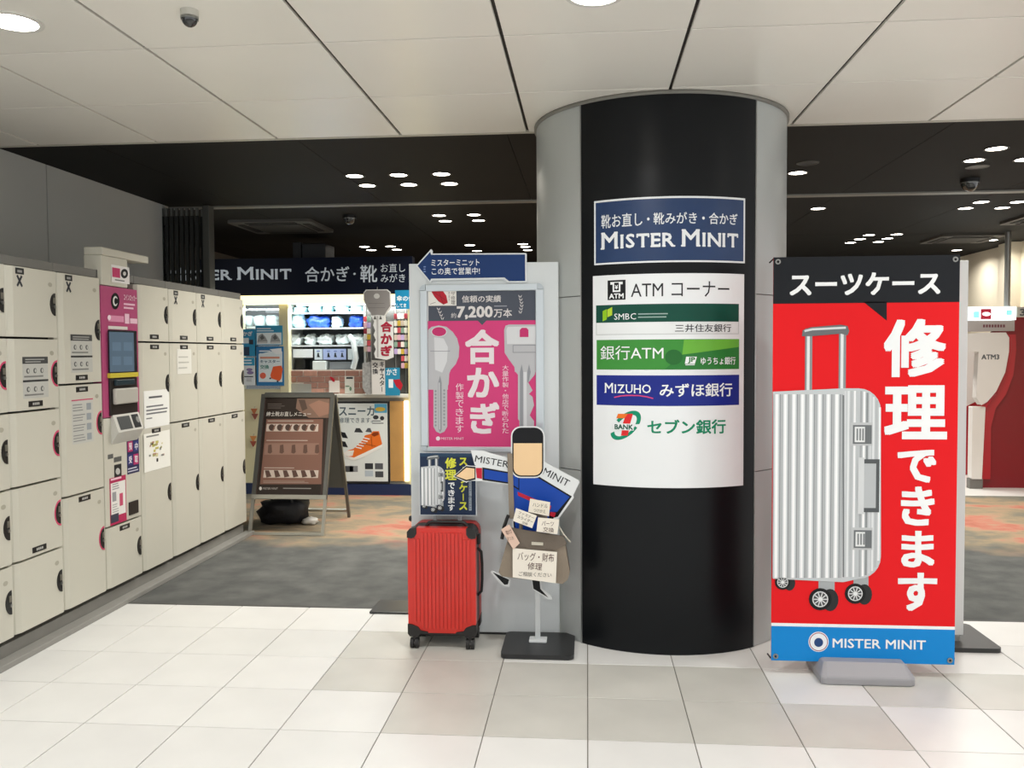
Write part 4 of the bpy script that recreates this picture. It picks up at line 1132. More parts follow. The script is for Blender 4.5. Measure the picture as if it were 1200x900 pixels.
q.poly([(708, 424), (768, 366), (872, 380), (1078, 503), (996, 600), (950, 600), (922, 770), (736, 770)], blue, 2)
q.poly([(955, 598), (990, 604), (980, 634), (950, 622)], rd, 3)
q.poly([(745, 470), (960, 560), (955, 585), (748, 495)], rd, 3)
q.build('panel_face', sd)
rr_ = lambda x0, y0, x1, y1, r: rrect(x0, y0, x1, y1, r)
cut('plaque', rr_(703, 52, 918, 382, 62), .004)
q = Print(FB, cB, base=.004)
q.poly(rr_(711, 60, 910, 374, 56), outl_, 1)
q.poly([(720, 160), (901, 160)] + [(901 - 48 + 48 * math.cos(t), 317 + 48 * math.sin(t)) for t in [PI / 2 * k / 6 for k in range(7)]] + [(768 - 48 * math.sin(t), 317 + 48 * math.cos(t)) for t in [PI / 2 * k / 6 for k in range(7)]], cream, 2)
q.build('panel_face', sd)
cut('lower_board', [(572, 985), (580, 975), (700, 1030), (690, 1080), (660, 1075), (640, 1065)], -.004)
q = Print(FB, cB, base=-.004); q.poly([(584, 985), (690, 1034), (682, 1064), (660, 1066)], outl_, 1); q.build('panel_face', sd)
cut('lower_board', [(832, 1020), (890, 1020), (900, 1090), (960, 1140), (965, 1160), (940, 1160), (840, 1095)], -.004)
q = Print(FB, cB, base=-.004); q.poly([(836, 1022), (884, 1022), (890, 1092), (940, 1148), (846, 1092)], outl_, 1); q.build('panel_face', sd)

# --- handbag
FG = facing(4.185); cG = (560, 570, 4.2846)
hb = thing('handbag', 'taupe leather handbag hung in front of the cut-out sign board', 'bag', (FG.px(628, 690)[0], 4.22, FG.px(628, 690)[1]))
M_bag = mat('bag_taupe', '#8a7d6d', 0.55, var=.05, scale=20, bump=.15, bscale=180)
M_bag2 = mat('bag_taupe_dark', '#6c6155', 0.55, bump=.15, bscale=180)
q0 = Print(FG, cG)
body = [q0.P(*p_) for p_ in ((160, 235), (425, 260), (440, 300), (462, 430), (450, 470), (425, 490), (120, 452), (104, 430), (140, 300))]
MB().prism(FG, body, -.062, 0, M_bag, M_bag2).build('body', hb, bevel=.012, seg=3)
fl = [q0.P(*p_) for p_ in ((158, 205), (430, 250), (446, 290), (385, 320), (345, 312), (330, 322), (255, 312), (235, 300), (175, 310), (150, 290))]
MB().prism(FG, fl, -.005, .006, M_bag2).build('flap', hb, bevel=.004)
pp = [q0.P(*p_) for p_ in ((270, 276), (328, 280), (328, 294), (270, 291))]
MB().prism(FG, pp, .006, .012, mat('bag_metal', '#c9c3b4', .3, .6)).build('clasp', hb)
for dd in (-.002, -.058):
    pts = [q0.P(*p_) for p_ in ((212, 270), (215, 190), (235, 150), (285, 140), (335, 155), (352, 200), (352, 275))]
    MB().tube([FG.pt(a_, b_, dd) for a_, b_ in pts], .008, M_bag2, 8).build('handle', hb)
q1 = Print(FB, cB)
stp = [(680, 225), (712, 225), (726, 640), (692, 640)]
MB().prism(FB, [q1.P(*p_) for p_ in stp], .006, .010, M_bag).build('shoulder_strap', hb)
for sx in (0,):
    pts = [q0.P(*p_) for p_ in ((150, 150), (128, 210), (118, 270))]
    MB().tube([FG.pt(a_, b_, -.03) for a_, b_ in pts], .009, M_sblk, 8).build('strap_end', hb)
MB().tube([FG.pt(*q0.P(408, 205), -.01), FG.pt(*q0.P(430, 240), .0), FG.pt(*q0.P(465, 280), .002)], .004, mat('bag_metal', '#c9c3b4'), 8).build('zip_pull', hb)
# --- paper cards pinned to the bag
def card(pts, d, lines, label, m='#f0e9dc', deg=0.0, border=None):
    q0 = Print(FG, cG); ab = [q0.P(*p_) for p_ in pts]
    cx = sum(p_[0] for p_ in ab) / 4; cz = min(p_[1] for p_ in ab)
    t = thing('paper_card', label, 'card', FG.pt(cx, cz, d), 'paper cards on the handbag')
    MB().prism(FG, ab, d - .0015, d, ink(m, .5)).build('paper', t)
    q = Print(FG, cG); q.base = d
    for (tx, x0, y0, x1, y1, h, col) in lines: slanted(q, tx, x0, y0, x1, y1, h, ink(col))
    q.build('lettering', t)
card([(176, 306), (398, 326), (392, 482), (176, 452)], .016, [('バッグ・財布', 200, 366, 382, 376, 42, '#5a3a36'), ('修理', 250, 412, 322, 418, 36, '#5a3a36'), ('ご相談ください', 206, 445, 370, 452, 22, '#6f6a62')], 'large white card reading bag and wallet repair on the handbag front')
card([(264, 58), (364, 76), (358, 146), (254, 124)], .020, [('ハンドル', 276, 97, 350, 106, 20, '#5d5148'), ('つけかえ', 280, 124, 340, 132, 18, '#5d5148')], 'white card standing highest among the small cards above the bag', '#ece4d3')
card([(194, 104), (298, 142), (274, 204), (178, 168)], .026, [('ファスナー', 204, 133, 282, 162, 15, '#5d5148'), ('スライダー', 198, 154, 276, 182, 17, '#5d5148'), ('交換', 222, 180, 250, 190, 12, '#5d5148')], 'white tilted card with three lines, left of the small cards above the bag', '#efe8da')
card([(304, 150), (410, 160), (400, 234), (296, 220)], .030, [('パーツ', 322, 190, 382, 194, 24, '#5d4440'), ('交換', 328, 220, 382, 226, 24, '#5d4440')], 'white card with two lines at the right of the small cards above the bag', '#efe8da')
card([(118, 212), (160, 186), (212, 280), (180, 312)], .022, [('取付', 148, 240, 176, 228, 22, '#6a4b40'), ('ほつれ', 150, 268, 184, 262, 18, '#6a4b40')], 'small pinkish tag hanging askew at the bag corner', '#e2c3b0')

# ================================================================== red banner stand
FN = facing(3.980)
bs = thing('banner_stand', 'tall red suitcase-repair banner on a grey plastic foot', 'banner', (1.23, 3.99, 0))
X0, X1, ZB, ZTt = 0.828, 1.628, 0.064, 1.884
M_ban = mat('banner_cloth', '#e3161d', 0.5, spec=0.2)
b = MB(); n = 16; nz = 20; vs = []
def wob(u, v): return 0.004 * math.sin(u * 5 + v * 3) + .003 * math.sin(v * 11 + u * 2)
MB().box(X0, X1, 3.980, 3.983, ZB, ZTt, M_ban).build('cloth', bs)
cA = (890, 290, 3.332); cC = (890, 540, 3.213)
q = Print(FN)
hz = FN.px(1010, 355)[1]; fzv = 0.222; fz2 = 0.236
q.raw = True
q.rect(X0, fzv, X1, fz2, ink('#f2f4f5', .4), 1); q.build('dividing_line', bs); q = Print(FN, raw=True)
q.rect(X0, ZB, X1, fzv, ink('#0a86d2', .4), 1); q.build('foot_field', bs, label='bright blue foot of the banner'); q = Print(FN, raw=True)
q.rect(X0, hz, X1, ZTt, ink('#14171c', .4), 1)
q.raw = False; q.cr = cA; q.poly([(405, 212), (497, 212), (497, 286)], ink('#14171c', .4), 1)
q.build('heading_field', bs, label='black heading of the banner')
q = Print(FN, cA); q.text('スーツケース', 118, 98, 706, 186, wht, 2, .028); q.build('lettering', bs)
q = Print(FN, cA); q.text('修', 485, 279, 728, 506, wht, 2, .03); q.text('理', 487, 538, 733, 749, wht, 2, .03); q.cr = None
q.text('で', 1051.5, 527, 1097, 565.5, wht, 2, .03); q.text('き', 1055.5, 570, 1095, 616, wht, 2, .03); q.text('ま', 1056, 622, 1095, 665, wht, 2, .03); q.text('す', 1052, 671, 1098, 716, wht, 2, .03)
q.build('lettering', bs, label='large white vertical lettering')
q = Print(FN, cC); q.text('MISTER MINIT', 275, 672, 626, 707, wht, 2, .012); q.build('lettering', bs, label='white capitals on the blue foot'); q = Print(FN, cC)
q.ell(222, 681, 38, 38, ink('#f0f2f4'), 2, 28); q.ell(222, 681, 35, 35, ink('#a14a63'), 3, 28); q.ell(222, 681, 32, 32, ink('#eef1f4'), 4, 28); q.ell(222, 683, 17, 17, ink('#27477c'), 5, 20)
q.build('emblem', bs, label='round white emblem')
q = Print(FN)
printed_case(q, 905.5, 1032, 455, 678, 988, 2, (947.5, 987), 382, ((961, 702, 13), (1002, 695.5, 12), (917, 682, 9)), 1.0, ((996, 495, 1022, 522, 'lock'), (1008, 538, 1030, 600, 'h'), (997, 618, 1022, 644, 'lock')))
q.build('printed_suitcase', bs, label='picture of a silver ribbed suitcase')
for (x, z) in ((X0 + .02, ZTt - .02), (X1 - .02, ZTt - .02), (X0 + .02, ZB + .02), (X1 - .02, ZB + .02)):
    MB().disc((x, 3.9785, z), .012, (0, -1, 0), .003, M_steel, 14, .006).build('eyelet', bs)
    MB().tube([(x, 3.976, z), (x + (.02 if x > 1.2 else -.02), 3.99, z + (.012 if z > 1 else -.012)), (x + (.03 if x > 1.2 else -.03), 4.01, z)], .004, M_black, 6).build('hook', bs)
gr_ = mat('foot_grey', '#98979a', 0.45)
ft = MB(); fb = Plane((0, 3.868, 0), (1, 0, 0), (0, 0, 1))
v0 = [(1.02, 3.875, 0), (1.045, 3.865, 0), (1.40, 3.865, 0), (1.425, 3.88, 0), (1.425, 4.14, 0), (1.02, 4.14, 0)]
v1 = [(1.02, 3.875, .035), (1.045, 3.865, .035), (1.40, 3.865, .035), (1.425, 3.88, .035), (1.425, 4.14, .035), (1.02, 4.14, .035)]
v2 = [(1.045, 3.93, .082), (1.06, 3.925, .085), (1.385, 3.925, .085), (1.40, 3.93, .082), (1.40, 4.10, .085), (1.045, 4.10, .085)]
ft.add(v0 + v1 + v2, [tuple(range(6))[::-1], tuple(range(12, 18))] + [(r * 6 + i, r * 6 + (i + 1) % 6, (r + 1) * 6 + (i + 1) % 6, (r + 1) * 6 + i) for r in range(2) for i in range(6)], gr_)
ft.build('foot', bs, bevel=.008)
MB().tube([(1.225, 4.02, .08), (1.225, 4.02, 1.0), (1.225, 4.02, 1.3)], .013, M_steel, 10).build('pole', bs)
for s in (-1, 1):
    MB().tube([(1.225, 4.02, 1.0), (1.225 + s * .37, 4.0, ZTt - .02)], .006, M_steel, 8).build('arm', bs)
    MB().tube([(1.225, 4.02, .8), (1.225 + s * .37, 4.0, ZB + .02)], .006, M_steel, 8).build('arm', bs)
# --- white board standing behind the banner
wb_ = thing('white_board', 'narrow white signboard edge showing behind the red banner, on a dark foot', 'sign', (1.5, 4.46, 0))
MB().box(1.15, 1.862, 4.45, 4.475, 0.048, 1.905, mat('board_white', '#d9dcda', 0.4)).build('board', wb_, bevel=.003)
MB().prism(fz, rrect(1.62, 4.335, 2.0, 4.73, .03), 0, .022, mat('plate_dark', '#3a3b3a')).build('foot', wb_, bevel=.004)
MB().box(1.72, 1.80, 4.476, 4.52, .022, 1.0, M_alu).build('support', wb_)
MB().box(1.80, 1.84, 4.44, 4.485, .022, .048, M_alu).build('clamp', wb_)
# ================================================================== the repair shop at the back
SY = 8.75
FW = facing(SY)
X = lambda px_, Y=SY: facing(Y).px(px_, 450)[0]
Zp = lambda py_, Y=SY, px_=380: facing(Y).px(px_, py_)[1]
M_scream = mat('shop_cream', '#d9d2ab', 0.45)
M_sw = mat('shop_white', '#cfd0c8', 0.5)
M_kick = mat('shop_kick_blue', '#16284f', 0.4)
SXL, SXR = -4.0, -1.45
sh = thing('repair_shop', 'brightly lit cream shop front with shelves and a counter', 'shop', (-2.7, 9.0, 0))
zc = Zp(356)
MB().box(X(328), X(338.5), SY, SY + .10, 0.11, zc, M_scream).build('post', sh, bevel=.004)
MB().box(X(250), X(284.5), SY, SY + .10, 0.11, zc, M_scream).build('post', sh, bevel=.004)
MB().box(X(478.5), X(500), SY, SY + .10, 0.11, zc, M_scream).build('post', sh, bevel=.004)
MB().box(SXL, SXR, SY - .01, SY + .55, 0.0, 0.112, M_kick).build('kick_base', sh)
MB().box(X(284.5), X(328), SY + .02, SY + .06, 0.113, Zp(456), M_scream).build('lower_panel', sh)
MB().box(X(338.5), X(395), SY + .02, SY + .06, 0.113, Zp(466), M_scream).build('lower_panel', sh)
MB().box(X(395), X(478.5), SY + .03, SY + .06, 0.113, Zp(466), mat('shop_grey', '#9c9a92', 0.5)).build('lower_panel', sh)
MB().box(X(338.5), X(478.5), SY - .02, SY + .5, Zp(466) , Zp(462), mat('counter_top', '#dcd9cc', 0.35)).build('counter_top', sh, bevel=.004)
MB().box(SXL, SXR, SY + .62, SY + .66, 0.0, 2.10, mat('shop_back', '#7f8588', 0.6)).build('back_wall', sh)
MB().box(X(456.5), X(473), SY + .0, SY + .025, Zp(563), Zp(470), mat('wood_panel', '#b68a4e', 0.5, var=.06, scale=9)).build('wood_panel', sh)
M_led = mat('led_strip', '#fff3cf', 0.5, emit=5.0, emcol='#ffe9b0')
MB().box(X(473.5), X(478), SY - .012, SY + .02, Zp(563), Zp(470), M_led).build('light_strip', sh)
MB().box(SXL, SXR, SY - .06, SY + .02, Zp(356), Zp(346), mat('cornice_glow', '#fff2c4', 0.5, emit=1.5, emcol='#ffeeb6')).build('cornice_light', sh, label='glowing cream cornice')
MB().box(SXL, SXR, SY + .02, SY + .66, Zp(356) + .005, Zp(352) + .02, M_sw).build('soffit', sh)
tl = MB(); tl.box(X(345), X(476), SY + .10, SY + .15, zc - .010, zc - .001, mat('tube_glow', '#f4fbff', 0.5, emit=4.0, emcol='#eaf6ff')); tl.build('tube_light', sh)
ld = bpy.data.lights.new('tube_lamp', 'AREA'); ld.shape = 'RECTANGLE'; ld.size = 1.9; ld.size_y = .1; ld.energy = SHOP_W; ld.color = (.90, .97, 1.0)
lo = bpy.data.objects.new('tube_lamp', ld); C.objects.link(lo); lo.location = ((X(300) + X(476)) / 2, SY + .05, zc - .03); lo.rotation_euler = (math.radians(35), 0, 0)
lo.parent = sh; lo.location = lo.location - WL[sh]
# fascia sign
fa = thing('fascia_sign', 'long dark navy shop fascia with silver lettering above the lit window', 'sign', (-2.7, SY - .05, Zp(346)))
MB().box(SXL, SXR - .3, SY - .10, SY + .02, Zp(346) + .001, Zp(303), mat('fascia_navy', '#070f24', 0.4, spec=0.2)).build('panel', fa)
FF = facing(SY - .10); crF = (170, 230, 3.75)
sl = mat('fascia_letter', '#b9c0c4', 0.35, .2, emit=0.25, emcol='#c4ccd2')
q = Print(FF, crF); q.serif(['MISTER', 'MINIT'], 88, 312, 643, 368, sl, 2, .02); q.build('lettering', fa)
q = Print(FF, crF); q.text('合かぎ', 703, 309, 898, 376, sl, 2, .008); q.text('・', 915, 336, 926, 346, sl, 2); q.text('靴', 946, 303, 1020, 378, sl, 2, .01); q.text('お直し', 1036, 296, 1143, 333, sl, 2); q.text('みがき', 1036, 341, 1143, 378, sl, 2)
q.build('lettering', fa, label='silver Japanese lettering')
# boxes on the shop roof
b = MB(); b.box(X(347, 9.0), X(357, 9.0), 8.95, 9.2, Zp(346), Zp(284, 9.0), mat('roof_box', '#16181b', 0.5)); b.build('storage_box', label='narrow dark box on top of the shop fascia', cat='box', bevel=.006)
b = MB(); b.box(X(358.5, 9.0), X(386, 9.0), 8.92, 9.25, Zp(346), Zp(286, 9.0), mat('roof_box2', '#1a1c20', 0.5)); b.build('storage_box', label='wide dark box on top of the shop fascia', cat='box', bevel=.01)
b = MB(); b.blob((X(330, 9.0), 9.05, Zp(346)), (.26, .25, .40), mat('roof_bag', '#141619', 0.7), 3); b.build('storage_bag', label='dark lumpy bag on top of the shop fascia left of the boxes', cat='bag')

# ---- left display window: shelf, glass, posters
def glass_mat():
    mt = bpy.data.materials.new('glass_pane'); mt.use_nodes = True; nt = mt.node_tree
    for n_ in list(nt.nodes):
        if n_.type == 'BSDF_PRINCIPLED': nt.nodes.remove(n_)
    t_ = nt.nodes.new('ShaderNodeBsdfTransparent'); t_.inputs[0].default_value = (.93, .97, .97, 1)
    g_ = nt.nodes.new('ShaderNodeBsdfGlossy'); g_.inputs['Roughness'].default_value = .03
    mx = nt.nodes.new('ShaderNodeMixShader'); mx.inputs[0].default_value = .07
    nt.links.new(t_.outputs[0], mx.inputs[1]); nt.links.new(g_.outputs[0], mx.inputs[2]); nt.links.new(mx.outputs[0], nt.nodes['Material Output'].inputs[0])
    return mt
M_glass = glass_mat()
MB().box(X(284.5), X(328), SY + .03, SY + .036, Zp(456), zc, M_glass).build('window_pane', sh)
MB().box(X(284.5), X(328), SY + .12, SY + .5, Zp(384), Zp(381.5), M_sw).build('shelf', sh)
b = MB(); b.box(X(304), X(326), SY + .2, SY + .34, Zp(366), Zp(361), M_black); b.build('black_case', label='small black case at the top of the left shop window', cat='case', bevel=.006)
for i, (xa_, xb_) in enumerate(((286, 299), (300, 313), (314, 327))):
    b = MB(); b.blob((X((xa_ + xb_) / 2, SY + .25), SY + .25, Zp(381.5)), (abs(X(xb_) - X(xa_)) * .98, .16, .12), mat('wrap_pale', '#b9c7c8', .3), 20 + i); b.build('wrapped_package', label=('pale wrapped package on the left window shelf, ' + ('leftmost', 'middle', 'rightmost')[i] + ' of three'), cat='package', group='packages in the left window')
def poster(name, x0, y0, x1, y1, Y, label, m='#2f93bd', cat='poster'):
    fr = facing(Y); bb = Print(fr).bbox(x0, y0, x1, y1)
    t = thing(name, label, cat, ((bb[0] + bb[2]) / 2, Y, bb[1]))
    MB().box(bb[0], bb[2], Y, Y + .006, bb[1], bb[3], ink(m)).build('sheet', t)
    return t, Print(fr, (280, 340, 6.9231))
tq = ink('#2b9ac4'); wq = ink('#e4eef0'); dk_ = ink('#30343a')
t, q = poster('shop_poster', 299.5, 381.5, 331, 404.5, SY - .012, 'turquoise poster with two grey shoes in the left shop window', '#2f93bd')
q.rect(145, 345, 345, 440, wq, 1)
for x in (190, 295):
    q.poly([(x - 40, 420), (x - 30, 370), (x, 352), (x + 25, 380), (x + 42, 412), (x + 40, 430), (x - 38, 432)], ink('#9a9d9c'), 2); q.poly([(x - 20, 385), (x, 362), (x + 18, 390), (x - 5, 405)], ink('#5b5e5f'), 3); q.line([(x - 36, 424), (x + 38, 422)], 8, ink('#d7d8d5'), 3)
q.bars(145, 305, 300, 340, 2, wq, 1); q.build('print', t)
t, q = poster('shop_poster', 300.5, 406, 332.5, 452, SY - .012, 'blue and white poster with an orange suitcase in the shop window', '#2374ab')
q.poly([(160, 520), (330, 480), (352, 500), (352, 745), (160, 745)], wq, 1); q.poly([(250, 480), (345, 470), (345, 515), (300, 520)], ink('#f2f6f6'), 2)
q.text('キャスター', 172, 566, 332, 592, ink('#4a6f80'), 3, .02); q.text('交換', 172, 606, 245, 640, ink('#4a8f80'), 3, .02); q.rect(172, 540, 330, 556, ink('#cf8d74'), 3); q.bars(165, 485, 270, 530, 2, wq, 2)
q.poly([(278, 620), (345, 612), (356, 640), (345, 715), (330, 738), (262, 715), (256, 690)], ink('#f0622a'), 4); q.ell(195, 694, 25, 25, ink('#e8694c'), 3, 18); q.ell(255, 716, 8, 7, dk_, 5, 10); q.ell(315, 740, 8, 7, dk_, 5, 10)
q.build('print', t)
t, q = poster('shop_poster', 283.5, 386, 298.5, 417.5, SY - .016, 'turquoise poster with white lettering at the left of the shop window', '#1f8fbb')
q.text('かぎ', 30, 335, 110, 372, wq, 1, .03); q.rect(30, 388, 80, 432, wq, 1); q.rect(82, 402, 116, 440, ink('#1c2733'), 2); q.rect(40, 460, 85, 530, ink('#1d3550'), 1); q.build('print', t)
t, q = poster('shop_poster', 284, 419, 298.8, 451.5, SY - .016, 'white and blue poster with small purple shoes at lower left of the shop window', '#dfe5e6')
q.rect(30, 548, 128, 612, tq, 1); q.bars(34, 560, 120, 605, 2, wq, 2); q.ell(85, 645, 26, 12, ink('#8a7aa8'), 1, 12); q.ell(92, 670, 28, 14, ink('#8a7aa8'), 1, 12); q.rect(36, 698, 116, 706, dk_, 1); q.bars(60, 715, 110, 745, 3, ink('#a6a8ab'), 1); q.build('print', t)

# ---- main display shelves
su = thing('shelf_unit', 'white display shelves inside the lit shop window', 'shelves', (X(385), SY + .3, Zp(434)))
ys0, ys1 = SY + .16, SY + .56
SHZ = [Zp(y_, SY + .16) for y_ in (366, 384, 404.5, 434)]
for z_ in SHZ[:3]:
    MB().box(X(340, ys0), X(428, ys0), ys0, ys1, z_ - .014, z_, mat('shelf_white', '#e6ecec', 0.4)).build('shelf', su)
MB().box(X(339.5, ys0), X(341, ys0), ys0, ys1, Zp(434, ys0), zc, M_sw).build('side_panel', su)
MB().box(X(427, ys0), X(429, ys0), ys0, ys1, Zp(434, ys0), zc, M_sw).build('side_panel', su)
MB().box(X(341, ys0), X(427, ys0), ys1, ys1 + .015, Zp(434, ys0), zc, mat('shelf_back', '#6d7478', 0.5)).build('back_panel', su)
wc = mat('wrap_cyan', '#bfeaf0', .25, var=.12, scale=18, bump=.4, bscale=30); wb2 = mat('wrap_blue', '#2a56c4', .25, var=.25, scale=22, bump=.5, bscale=35); ww = mat('wrap_white', '#e8f0f0', .3, var=.08, scale=14, bump=.4, bscale=30)
i = 0
def pack(xa_, xb_, ztop, zbase, m, label, dy=.1):
    global i; i += 1
    Y = ys0 + dy
    wd_ = abs(X(xb_, Y) - X(xa_, Y)); hh = Zp(ztop, Y) - zbase
    b = MB(); b.blob(((X(xa_, Y) + X(xb_, Y)) / 2, Y + .05, zbase), (wd_ * .96, .2, hh * .93), m, i, lump=.4, p=.7, nu=22, nv=14); return b.build('wrapped_package', label=label, cat='package', group='wrapped goods on the shop shelves')
nth = ('leftmost', 'second from left', 'third from left', 'fourth from left', 'rightmost')
for k, (a_, b_) in enumerate(((345, 360), (361, 378), (379, 391), (393, 410), (411, 426))): pack(a_, b_, 357.5, SHZ[0], wc, 'pale cyan wrapped package on the top shop shelf, ' + nth[k])
pack(342, 358, 366.5, SHZ[1], wc, 'tall pale cyan wrapped package at the left end of the second shop shelf')
pack(361, 388, 369, SHZ[1], wb2, 'large royal blue wrapped package in the middle of the second shop shelf')
pack(389, 401, 370, SHZ[1], mat('wrap_box', '#cfeef0', .3), 'square pale package between the two blue ones on the second shop shelf')
pack(410, 426, 369, SHZ[1], wb2, 'smaller royal blue wrapped package at the right of the second shop shelf')
for k, (a_, b_) in enumerate(((342, 355), (357, 371), (372, 391), (394, 410), (412, 427))): pack(a_, b_, 391, SHZ[2], ww, 'white wrapped shoe package on the third shop shelf, ' + nth[k])
# hanging white sheets below the third shelf
for k, (xa_, xb_, col, lb) in enumerate(((344, 367, '#e6ecf0', 'white'), (369, 378, '#d6e6f0', 'pale blue'), (379, 406, '#aebfe8', 'lilac blue'), (408, 416, '#e2eef0', 'narrow white'))):
    Y = ys0 - .012; t = thing('price_sheet', lb + ' price sheet hanging under the third shop shelf', 'price sheet', ((X(xa_, Y) + X(xb_, Y)) / 2, Y, Zp(422, Y)))
    MB().box(X(xa_, Y), X(xb_, Y), Y, Y + .004, Zp(421.5 if k else 419, Y), Zp(409, Y), ink(col)).build('sheet', t)
    if k in (1, 2):
        q = Print(facing(Y), base=.0005)
        for x_ in ([373] if k == 1 else [385, 393, 401]): q.poly([(x_ - 1.5, 418.5), (x_ + 2.2, 418.5), (x_ + 1, 416.5), (x_ + .6, 413.5), (x_ - .8, 413.5)], dk_, 1); q.ell(x_, 411.5, 2.2, .8, ink('#7d8fc8'), 1, 8)
        q.build('print', t)
b = MB(); b.box(X(345, ys0), X(357, ys0), ys0 + .02, ys0 + .2, Zp(434, ys0), Zp(421, ys0), M_black); b.build('black_case', label='black box at lower left of the lit shop shelves', cat='box', bevel=.006)
b = MB(); b.box(X(367, ys0), X(383, ys0), ys0 - .02, ys0 + .15, Zp(434, ys0), Zp(423, ys0), mat('tray_white', '#dfe6e2', .4)); b.build('tray', label='white open tray at the bottom of the lit shop shelves', cat='tray', bevel=.008)
b = MB(); b.box(X(386, ys0), X(414, ys0), ys0 + .0, ys0 + .2, Zp(434, ys0), Zp(424, ys0), mat('tray_grey', '#8b9296', .35)); b.build('tray', label='grey flat case at the bottom of the lit shop shelves', cat='tray', bevel=.008)
MB().tube([(X(411, ys0), ys0 - .03, Zp(394, ys0)), (X(416, ys0), ys0 - .05, Zp(400, ys0)), (X(419, ys0), ys0 - .05, Zp(420, ys0)), (X(415, ys0), ys0 - .04, Zp(432, ys0))], .03, ww, 8).build('plastic_bag', label='crumpled clear plastic bag hanging at the right of the shop shelves', cat='bag')
# ---- brick-faced counter front
bw = thing('brick_counter', 'low brick-faced counter wall under the shop shelves', 'counter', (X(385), SY + .08, Zp(462)))
MB().box(X(338.5, SY + .08), X(430, SY + .08), SY + .085, SY + .12, Zp(462), Zp(433.5), mat('mortar', '#d8cfc4', 0.7)).build('mortar', bw)
rows = 4; zt_ = Zp(434.2, SY + .08); hrow = (zt_ - Zp(462, SY + .08)) / rows
for r in range(rows):
    xx = X(339.5, SY + .08) - (r % 2) * .07
    while xx < X(430, SY + .08):
        wd_ = .145
        x0 = max(xx, X(339.5, SY + .08)); x1 = min(xx + wd_, X(429.5, SY + .08))
        if x1 - x0 > .03 and not (r >= 2 and x1 < X(365, SY + .08)):
            MB().box(x0 + .003, x1 - .003, SY + .075, SY + .086, zt_ - (r + 1) * hrow + .004, zt_ - r * hrow - .003, mat('brick_' + str(random.randint(0, 3)), random.choice(['#b98a78', '#a97a6a', '#c6a08e', '#9c7263']), .7, var=.1, scale=20)).build('brick', bw, bevel=.002)
        xx += wd_ + .004
MB().box(X(339.5, SY + .08), X(365, SY + .08), SY + .07, SY + .088, Zp(462), Zp(450), mat('shop_grey', '#9c9a92')).build('grey_panel', bw)
t, q = poster('price_card', 385.5, 446, 398, 460, SY + .068, 'white card with a red folded umbrella on the brick counter', '#e6ddd4', 'card'); q.poly([(735, 735 - 30), (745, 700), (775, 720), (778, 745), (760, 742)], ink('#b8202f'), 1); q.build('print', t)
t, q = poster('price_card', 404, 441, 415, 461, SY + .068, 'white card with green sprigs on the brick counter', '#dcdad0', 'card'); q.rect(870, 705, 925, 720, dk_, 1); q.ell(880, 780, 20, 6, ink('#6d8a70'), 1, 8); q.ell(905, 800, 10, 18, ink('#6d8a70'), 1, 8); q.build('print', t)

# ---- key-shaped sign and hanging strips
KY = 8.62; FK = facing(KY); cK = (420, 330, 6.428)
ks = thing('key_sign', 'big grey key-shaped sign with red lettering hanging at the shop', 'sign', (X(440, KY), KY, Zp(423, KY)))
q0 = Print(FK, cK)
kp = [(60, 62), (220, 60), (244, 80), (250, 190), (225, 225), (205, 260), (205, 300), (262, 300), (266, 570), (215, 590), (130, 575), (122, 540), (135, 510), (120, 470), (135, 440), (118, 400), (130, 370), (115, 330), (122, 300), (100, 260), (95, 240), (65, 200), (42, 140), (42, 85)]
MB().prism(FK, [q0.P(*p_) for p_ in kp], 0, .02, mat('key_edge', '#dcdcd8', .4)).build('board', ks)
q = Print(FK, cK, base=.02)
q.poly([(66, 68), (216, 66), (238, 84), (243, 186), (218, 222), (198, 256), (150, 252), (104, 256), (72, 196), (48, 138), (48, 88)], ink('#8b8784'), 1)
q.ell(142, 110, 22, 20, ink('#c6c5c0'), 2, 18); q.rect(80, 164, 200, 167, ink('#6f6b68'), 2); q.rect(80, 196, 205, 199, ink('#6f6b68'), 2)
q.poly([(118, 285), (128, 255), (140, 285)], ink('#55524f'), 2); q.poly([(160, 285), (170, 255), (182, 285)], ink('#55524f'), 2); q.rect(143, 260, 150, 570, ink('#a09d99'), 1); q.rect(152, 260, 156, 570, ink('#c0bebb'), 1)
q.build('panel_face', ks)
q = Print(FK, cK, base=.02); q.vtext('合かぎ', 172, 296, 258, 566, ink('#a3243c'), 3, .04); q.build('lettering', ks, label='crimson lettering')
MB().tube([FK.pt(*q0.P(142, 100), .01), FK.pt(*q0.P(142, 40), .0)], .003, M_steel, 6).build('hanger', ks)
t = thing('hanging_strip', 'white vertical strip reading caster exchange below the key sign', 'sign', (X(444, KY + .03), KY + .03, Zp(463, KY + .03)))
fk2 = facing(KY + .03); bb = Print(fk2, cK).bbox(100, 592, 200, 850); MB().box(bb[0], bb[2], KY + .03, KY + .036, bb[1], bb[3], ink('#d9d6d0')).build('sheet', t)
q = Print(fk2, cK); q.vtext('キャスター', 160, 600, 195, 835, ink('#3a3a3e'), 1, .02); q.vtext('交換', 106, 605, 148, 700, ink('#3a3a3e'), 1, .02); q.build('lettering', t)
t = thing('leather_swatch_board', 'grey crackled swatch sheet at the lower right of the shop counter', 'swatch', (X(432, KY + .04), KY + .04, Zp(463, KY)))
fk3 = facing(KY + .045); q0 = Print(fk3, cK); MB().prism(fk3, [q0.P(*p_) for p_ in ((30, 615), (100, 600), (158, 720), (160, 840), (60, 850), (30, 800))], -.004, 0, mat('swatch', '#a3a3a0', .4, var=.25, scale=40)).build('sheet', t)
